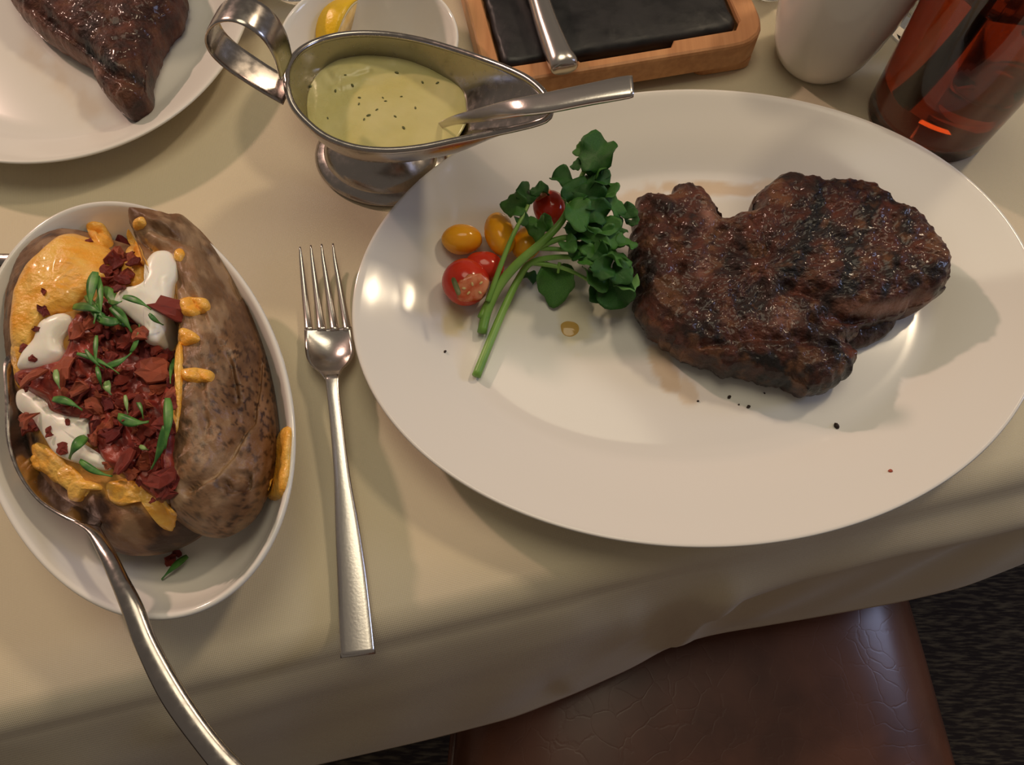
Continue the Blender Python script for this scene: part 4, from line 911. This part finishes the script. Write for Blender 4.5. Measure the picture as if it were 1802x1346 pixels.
def s2mask(px, V, d):
    m = np.zeros((len(px), 3)); nn = np.array([nz(v, 120, 4.0, 4) for v in V])
    m[:, 0] = np.clip(np.exp(-(seg_dist(px, [(150, 85), (185, 110), (235, 135), (250, 150)]) / 10) ** 2) * (1 + nn) + .4 * sstep(nn, .1, .6), 0, 1)
    m[:, 1] = np.clip(.5 * (1 - sstep(seg_dist(px, [(20, 10), (100, 80), (165, 125)]), 6, 22)) * (1 + nn), 0, .8); m[:, 2] = .4 * sstep(-nn, .1, .6) + .5 * np.exp(-(np.hypot(px[:, 0] - 215, px[:, 1] - 165) / 26) ** 2); return m
steak2 = thing('grilled_steak', P(220, 60, 0.0064), 'glossy browned steak tapering to a tip on the back left plate', 'steak')
blob('meat', [(x, y, .016) for x, y in S2], (225, 20), 0.0066, 0.017, 0.014, M['steak'], steak2, nr=70, na=360, namp=0.0020, nscale=95, jag=0.0009, mask_fn=s2mask, inset=0.9,
     creases=[([(60, 10), (150, 80), (185, 118), (250, 150)], .004, 9), ([(200, 70), (260, 60), (300, 40)], .0015, 6), ([(190, 40), (250, 30), (310, 10)], .0015, 6), ([(210, 100), (260, 95)], .0015, 6), ([(290, 60), (265, 110), (258, 150)], .0015, 5)])

# ------------------------------------------------------------------ small bowl with lemon wedge
pr = dish_grid_prof(0.022, 0.006, [(0.022, 0.0062), (0.019, 0.0075), (0.014, 0.0130), (0.010, 0.0200), (0.006, 0.0290), (0.003, 0.0370), (0.0018, 0.0395), (0.0006, 0.0400), (0.0, 0.0390)],
                    [(0.0008, 0.036), (0.004, 0.027), (0.012, 0.011), (0.018, 0.003), (0.020, 0.0004), (0.024, 0.0004)], nin=6)
b2c = P(650, 78, .036); b2 = dish('small_bowl', (b2c[0], b2c[1]), 0.0475, 0.0475, 0, pr, M['china'], n=96); tag(b2, 'small round white bowl holding a lemon wedge behind the sauce boat', 'bowl')
lem = thing('lemon_wedge', P(605, 45, 0.008), 'bright yellow lemon wedge in the small white bowl', 'lemon')
def wedge():
    c = P(613, 62, 0.016); R_ = 0.019; V = []; n = 16; k = 12
    A0, A1 = math.radians(80), math.radians(190)
    ax0 = np.array([math.cos(math.radians(70)), math.sin(math.radians(70)), 0]); sx = np.array([ax0[1], -ax0[0], 0])
    def pt(a, t, r):      # a around the wedge, t pole to pole
        rr = r * math.sin(math.pi * t) ** 0.7; return c + ax0 * (t - .5) * 0.05 + sx * rr * math.cos(a) + np.array([0, 0, 1.0]) * rr * math.sin(a)
    def sheet(r0, r1, nm, m):
        V = []; K = 2 * (k + 1)
        for j in range(n + 1):
            t = 0.02 + 0.96 * j / n
            V += [pt(A0 + (A1 - A0) * i / k, t, r1) for i in range(k + 1)] + [pt(A1 + (A0 - A1) * i / k, t, r0) for i in range(k + 1)]
        F_ = rings_faces(n + 1, K); F_.append(tuple(reversed(range(K)))); F_.append(tuple(n * K + i for i in range(K))); mk(nm, V, F_, m, lem)
    sheet(R_ * .93, R_, 'peel', M['lemon']); sheet(R_ * .82, R_ * .93, 'pith', M['lemon_pith']); sheet(0.0005, R_ * .82, 'pulp', M['lemon_pulp'])
wedge()

# ------------------------------------------------------------------ serving board with slate
board = thing('serving_board', P(1080, 40, 0), 'bamboo serving board at the back holding a black slate', 'board')
BT_ = 0.022
def Pz(x, y, z): return P(x, y, z)
def rounded(poly, r, n=6):
    out = []; p = [np.array(q, float) for q in poly]
    for i, q in enumerate(p):
        a = p[i - 1] - q; b = p[(i + 1) % len(p)] - q; rr = r if np.isscalar(r) else r[i]
        a = a / np.linalg.norm(a) * rr; b = b / np.linalg.norm(b) * rr
        for k in range(n + 1):
            t = k / n; out.append(q + a * (1 - t) ** 2 + b * t ** 2)
    return np.array(out)
# corners seen at the front; the far side goes on beyond the frame
fl_ = P(858, 152, BT_)[:2]; fr_ = P(1358, 70, BT_)[:2]; u = (fr_ - fl_) / np.linalg.norm(fr_ - fl_); vv = np.array([-u[1], u[0]])
lft = P(792, 0, BT_)[:2]
BLEN = 0.26
bo = rounded([fl_, fr_, fr_ + vv * BLEN, fl_ + vv * BLEN], 0.022)
s1 = P(882, 112, BT_)[:2]; s2 = P(1306, 52, BT_)[:2]
def loc2(p): d = p - fl_; return np.array([d @ u, d @ vv])
wB = np.linalg.norm(fr_ - fl_)
a1 = loc2(s1); a2 = loc2(s2); mY = (a1[1] + a2[1]) / 2
def W2(x, y): return fl_ + u * x + vv * y
sl0, sl1 = a1[0], a2[0]
hole = rounded([W2(sl0 - .001, mY - .001), W2(sl1 + .001, mY - .001), W2(sl1 + .001, BLEN - mY), W2(sl0 - .001, BLEN - mY)], 0.006)
xa, xb = loc2(P(1008, 98, BT_)[:2])[0], loc2(P(1192, 84, BT_)[:2])[0]; nd = 0.0045
hole_n = np.vstack([W2(sl0 - .001, mY + .005), W2(sl0 + .003, mY - .0008), W2(xa, mY - .001), W2(xa + .003, mY - .001 - nd), W2(xb - .003, mY - .001 - nd), W2(xb, mY - .001),
                    W2(sl1 - .003, mY - .0008), W2(sl1 + .001, mY + .005), W2(sl1 + .001, BLEN - mY - .005), W2(sl1 - .004, BLEN - mY), W2(sl0 + .004, BLEN - mY), W2(sl0 - .001, BLEN - mY - .005)])
def dense(poly, st):
    o = []
    for i in range(len(poly)):
        a, b = poly[i], poly[(i + 1) % len(poly)]; k = max(1, int(np.linalg.norm(b - a) / st)); o += [a + (b - a) * j / k for j in range(k)]
    return np.array(o)
def cast_out(pts, outer):
    c = outer.mean(0); o = []
    for p in pts:
        d = p - c; best = None
        for a, b in zip(outer, np.roll(outer, -1, 0)):
            e = b - a; D = d[0] * -e[1] + d[1] * e[0]
            if abs(D) < 1e-14: continue
            r_ = a - c; t = (r_[0] * -e[1] + r_[1] * e[0]) / D; q = (d[0] * r_[1] - d[1] * r_[0]) / D
            if t > 0 and -1e-9 <= q <= 1 + 1e-9: best = c + d * t; break
        o.append(best if best is not None else p * 1.0)
    return np.array(o)
hole_d = dense(hole_n, 0.004); bo_d = cast_out(hole_d, bo)
def ringprism(name, outer, inner, z0, z1, m, parent, bev=0.002):
    n = len(outer); oc = outer.mean(0)
    def sh(p, d): v = p - p.mean(0); return p - v / np.linalg.norm(v, axis=1)[:, None] * d
    rows = [(inner, z0), (inner, z1 - bev / 2), (sh(inner, -bev / 2), z1), (sh(outer, bev), z1), (sh(outer, bev * .3), z1 - bev * .35), (outer, z1 - bev), (outer, z0 + bev * .5), (sh(outer, bev * .5), z0)]
    V = np.vstack([np.c_[r, np.full(n, TZ + z)] for r, z in rows])
    F_ = rings_faces(len(rows), n, flip=False); 
    for i in range(n): F_.append(((len(rows) - 1) * n + i, (len(rows) - 1) * n + (i + 1) % n, (i + 1) % n, i))
    return mk(name, V, F_, m, parent, smooth=False)
ringprism('frame', bo_d, hole_d, 0.006, BT_, M['bamboo'], board)
def prism(name, poly, z0, z1, m, parent=None, bev=0.0, **kw):
    n = len(poly); c = poly.mean(0); v = poly - c; sh = poly - v / np.linalg.norm(v, axis=1)[:, None] * bev
    V = np.vstack([np.c_[sh, np.full(n, TZ + z0)], np.c_[poly, np.full(n, TZ + z0 + bev)], np.c_[poly, np.full(n, TZ + z1 - bev)], np.c_[sh, np.full(n, TZ + z1)]])
    F_ = rings_faces(4, n); F_.append(tuple(reversed(range(n)))); F_.append(tuple(3 * n + i for i in range(n)))
    return mk(name, V, F_, m, parent, smooth=False, **kw)
prism('bottom_panel', dense(rounded([W2(sl0 - .001, mY - .006), W2(sl1 + .001, mY - .006), W2(sl1 + .001, BLEN - mY), W2(sl0 - .001, BLEN - mY)], .006), .02), 0.006, 0.0125, M['bamboo'], board)
for cx, cy in ((0.022, 0.02), (wB - 0.022, 0.02), (0.022, BLEN - .02), (wB - .022, BLEN - .02)):
    q = rounded([W2(cx - .018, cy - .0175), W2(cx + .018, cy - .0175), W2(cx + .018, cy + .016), W2(cx - .018, cy + .016)], 0.008); prism('foot', q, 0.0, 0.0062, M['bamboo'], board, bev=0.0008)
sl = []
core = rounded([W2(sl0 + .0008, mY + .0010), W2(sl1 - .0008, mY + .0010), W2(sl1 - .0008, BLEN - mY - .001), W2(sl0 + .0008, BLEN - mY - .001)], 0.007)
den = []
for i in range(len(core)):
    a, b = core[i], core[(i + 1) % len(core)]; k = max(1, int(np.linalg.norm(b - a) / 0.003))
    for j in range(k): den.append(a + (b - a) * j / k)
den = np.array(den); cc = den.mean(0)
for i in range(len(den)):
    v = cc - den[i]; v /= np.linalg.norm(v); den[i] += v * (0.0012 * abs(nz((den[i][0], den[i][1], 0), 130, 1, 2)))
n = len(den); V = []
for d, z in ((0, .0127), (0, .0195), (.0025, .0212), (.0045, .0218), (.02, .0219)):
    for p in den:
        v = cc - p; L_ = np.linalg.norm(v); v /= L_; q = p + v * (d * (1 + .5 * nz((p[0], p[1], 0), 150, 3, 2))); V.append((q[0], q[1], TZ + z + .0003 * nz((q[0], q[1], 0), 300, 4, 2)))
F_ = rings_faces(5, n); F_.append(tuple(reversed(range(n)))); F_.append(tuple(4 * n + i for i in range(n)))
tag(mk('slate_slab', V, F_, M['slate'], smooth=True), 'black slate slab with chipped edges set in the bamboo board', 'slate')
# cutlery handle lying on the slate
ck = thing('table_knife', P(965, 60, .022), 'steel cutlery with a rounded hollow handle lying across the slate', 'knife')
bar('handle', [(940 - 60, -140, 985 - 60, -140, .031, .012), (905, -70, 950, -72, .031, .012), (928, -5, 966, -8, .030, .0115), (942, 45, 984, 42, .0295, .012), (958, 95, 1006, 90, .029, .0125), (966, 118, 1018, 110, .029, .0120), (972, 126, 1014, 119, .029, .007)], M['steel_bright'], ck, n=34, k=24, power=2.1)

# ------------------------------------------------------------------ glasses
def glass(name, c, rb, rt, h, base_t, label, cat='glass', wall=0.0022, m=None, group=None, fill=0):
    t = thing(name, (c[0], c[1], TZ), label, cat, group)
    pr = [(0.001, 0.0012), (rb * .7, 0.0012), (rb * .86, 0.0002), (rb - .0015, 0.0004), (rb, 0.0025), (rb + (rt - rb) * .3, h * .3), (rb + (rt - rb) * .7, h * .7), (rt, h - .001), (rt - wall / 2, h), (rt - wall, h - .001), (rb + (rt - rb) * .5 - wall, h * .5), (rb - wall, base_t + .004), (rb - wall - .003, base_t), (0.001, base_t)]
    if fill: pr = pr[:10] + [(rb + (rt - rb) * fill / h - wall, fill), (0.001, fill)]
    lathe('glass_wall', pr, (c[0], c[1], TZ), m or M['glass'], t, n=72)
    return t
gt_c = P(1632, 207, 0); gb, gtop, gh = 0.0335, 0.039, 0.135
tg = glass('iced_tea_glass', gt_c, gb, gtop, gh, 0.008, 'clear tumbler of dark iced tea with a black straw at the right', fill=0.1105)
lev = 0.110
def rad_at(z): return gb + (gtop - gb) * z / gh - 0.0022
tea = lathe('iced_tea', [(0.001, 0.0083), (gb - .0060, 0.0083), (gb - .0022, .0125), (rad_at(.05) + .0008, .05), (rad_at(lev) + .0006, lev), (0.001, lev)], (gt_c[0], gt_c[1], TZ), M['tea'], None, n=72)
tag(tea, 'dark amber iced tea filling the right tumbler', 'drink')
straw = tube('drinking_straw', [gt_c + np.array(v_) for v_ in ((-.006, .004, .018), (-.0135, -.009, .08), (-.021, -.017, .14), (-.027, -.024, .19))], 0.0032, M['black_plastic'], None, n=20, k=12); tag(straw, 'black drinking straw standing in the iced tea', 'straw')
def ice(c, s, r, lab):
    o = box('ice_cube', c, (s, s * .9, s * .95), M['ice'], None, rot=r, bevel=0.003); tag(o, lab, 'ice', 'ice cubes in the tea'); return o
gx, gy = gt_c[0], gt_c[1]
ice((gx - .012, gy - .010, TZ + .098), .021, .4, 'ice cube floating near the front left of the iced tea')
ice((gx + .013, gy - .006, TZ + .090), .020, 1.1, 'ice cube at the right side of the iced tea')
ice((gx - .004, gy + .015, TZ + .100), .020, .8, 'ice cube at the back of the iced tea')
# white-lined cup
cc_ = (0.178, 0.3515)
cup = thing('cup', (cc_[0], cc_[1], TZ), 'white round-bottomed china cup standing between serving board and iced tea', 'cup')
lathe('body', [(0.001, .0010), (.018, .0010), (.0195, .0003), (.0215, .0010), (.0245, .0050), (.0275, .012), (.0305, .024), (.0335, .042), (.0352, .058), (.0362, .0720), (.0362, .0745), (.0352, .0755), (.0340, .0748), (.0334, .072), (.0318, .050), (.0285, .024), (.022, .010), (0.001, .008)], (cc_[0], cc_[1], TZ), M['china'], cup, n=96)
g2 = P(1640, 40, 0); glass('clear_tumbler', g2, 0.030, 0.036, 0.11, 0.016, 'empty clear tumbler behind the iced tea glass')
g3 = P(1352, -28, 0); glass('clear_glass', g3, 0.017, 0.020, 0.07, 0.010, 'small clear glass beyond the corner of the serving board')
g4 = P(533, -28, 0); glass('clear_glass', g4, 0.020, 0.030, 0.09, 0.010, 'clear glass at the top edge behind the small bowl')
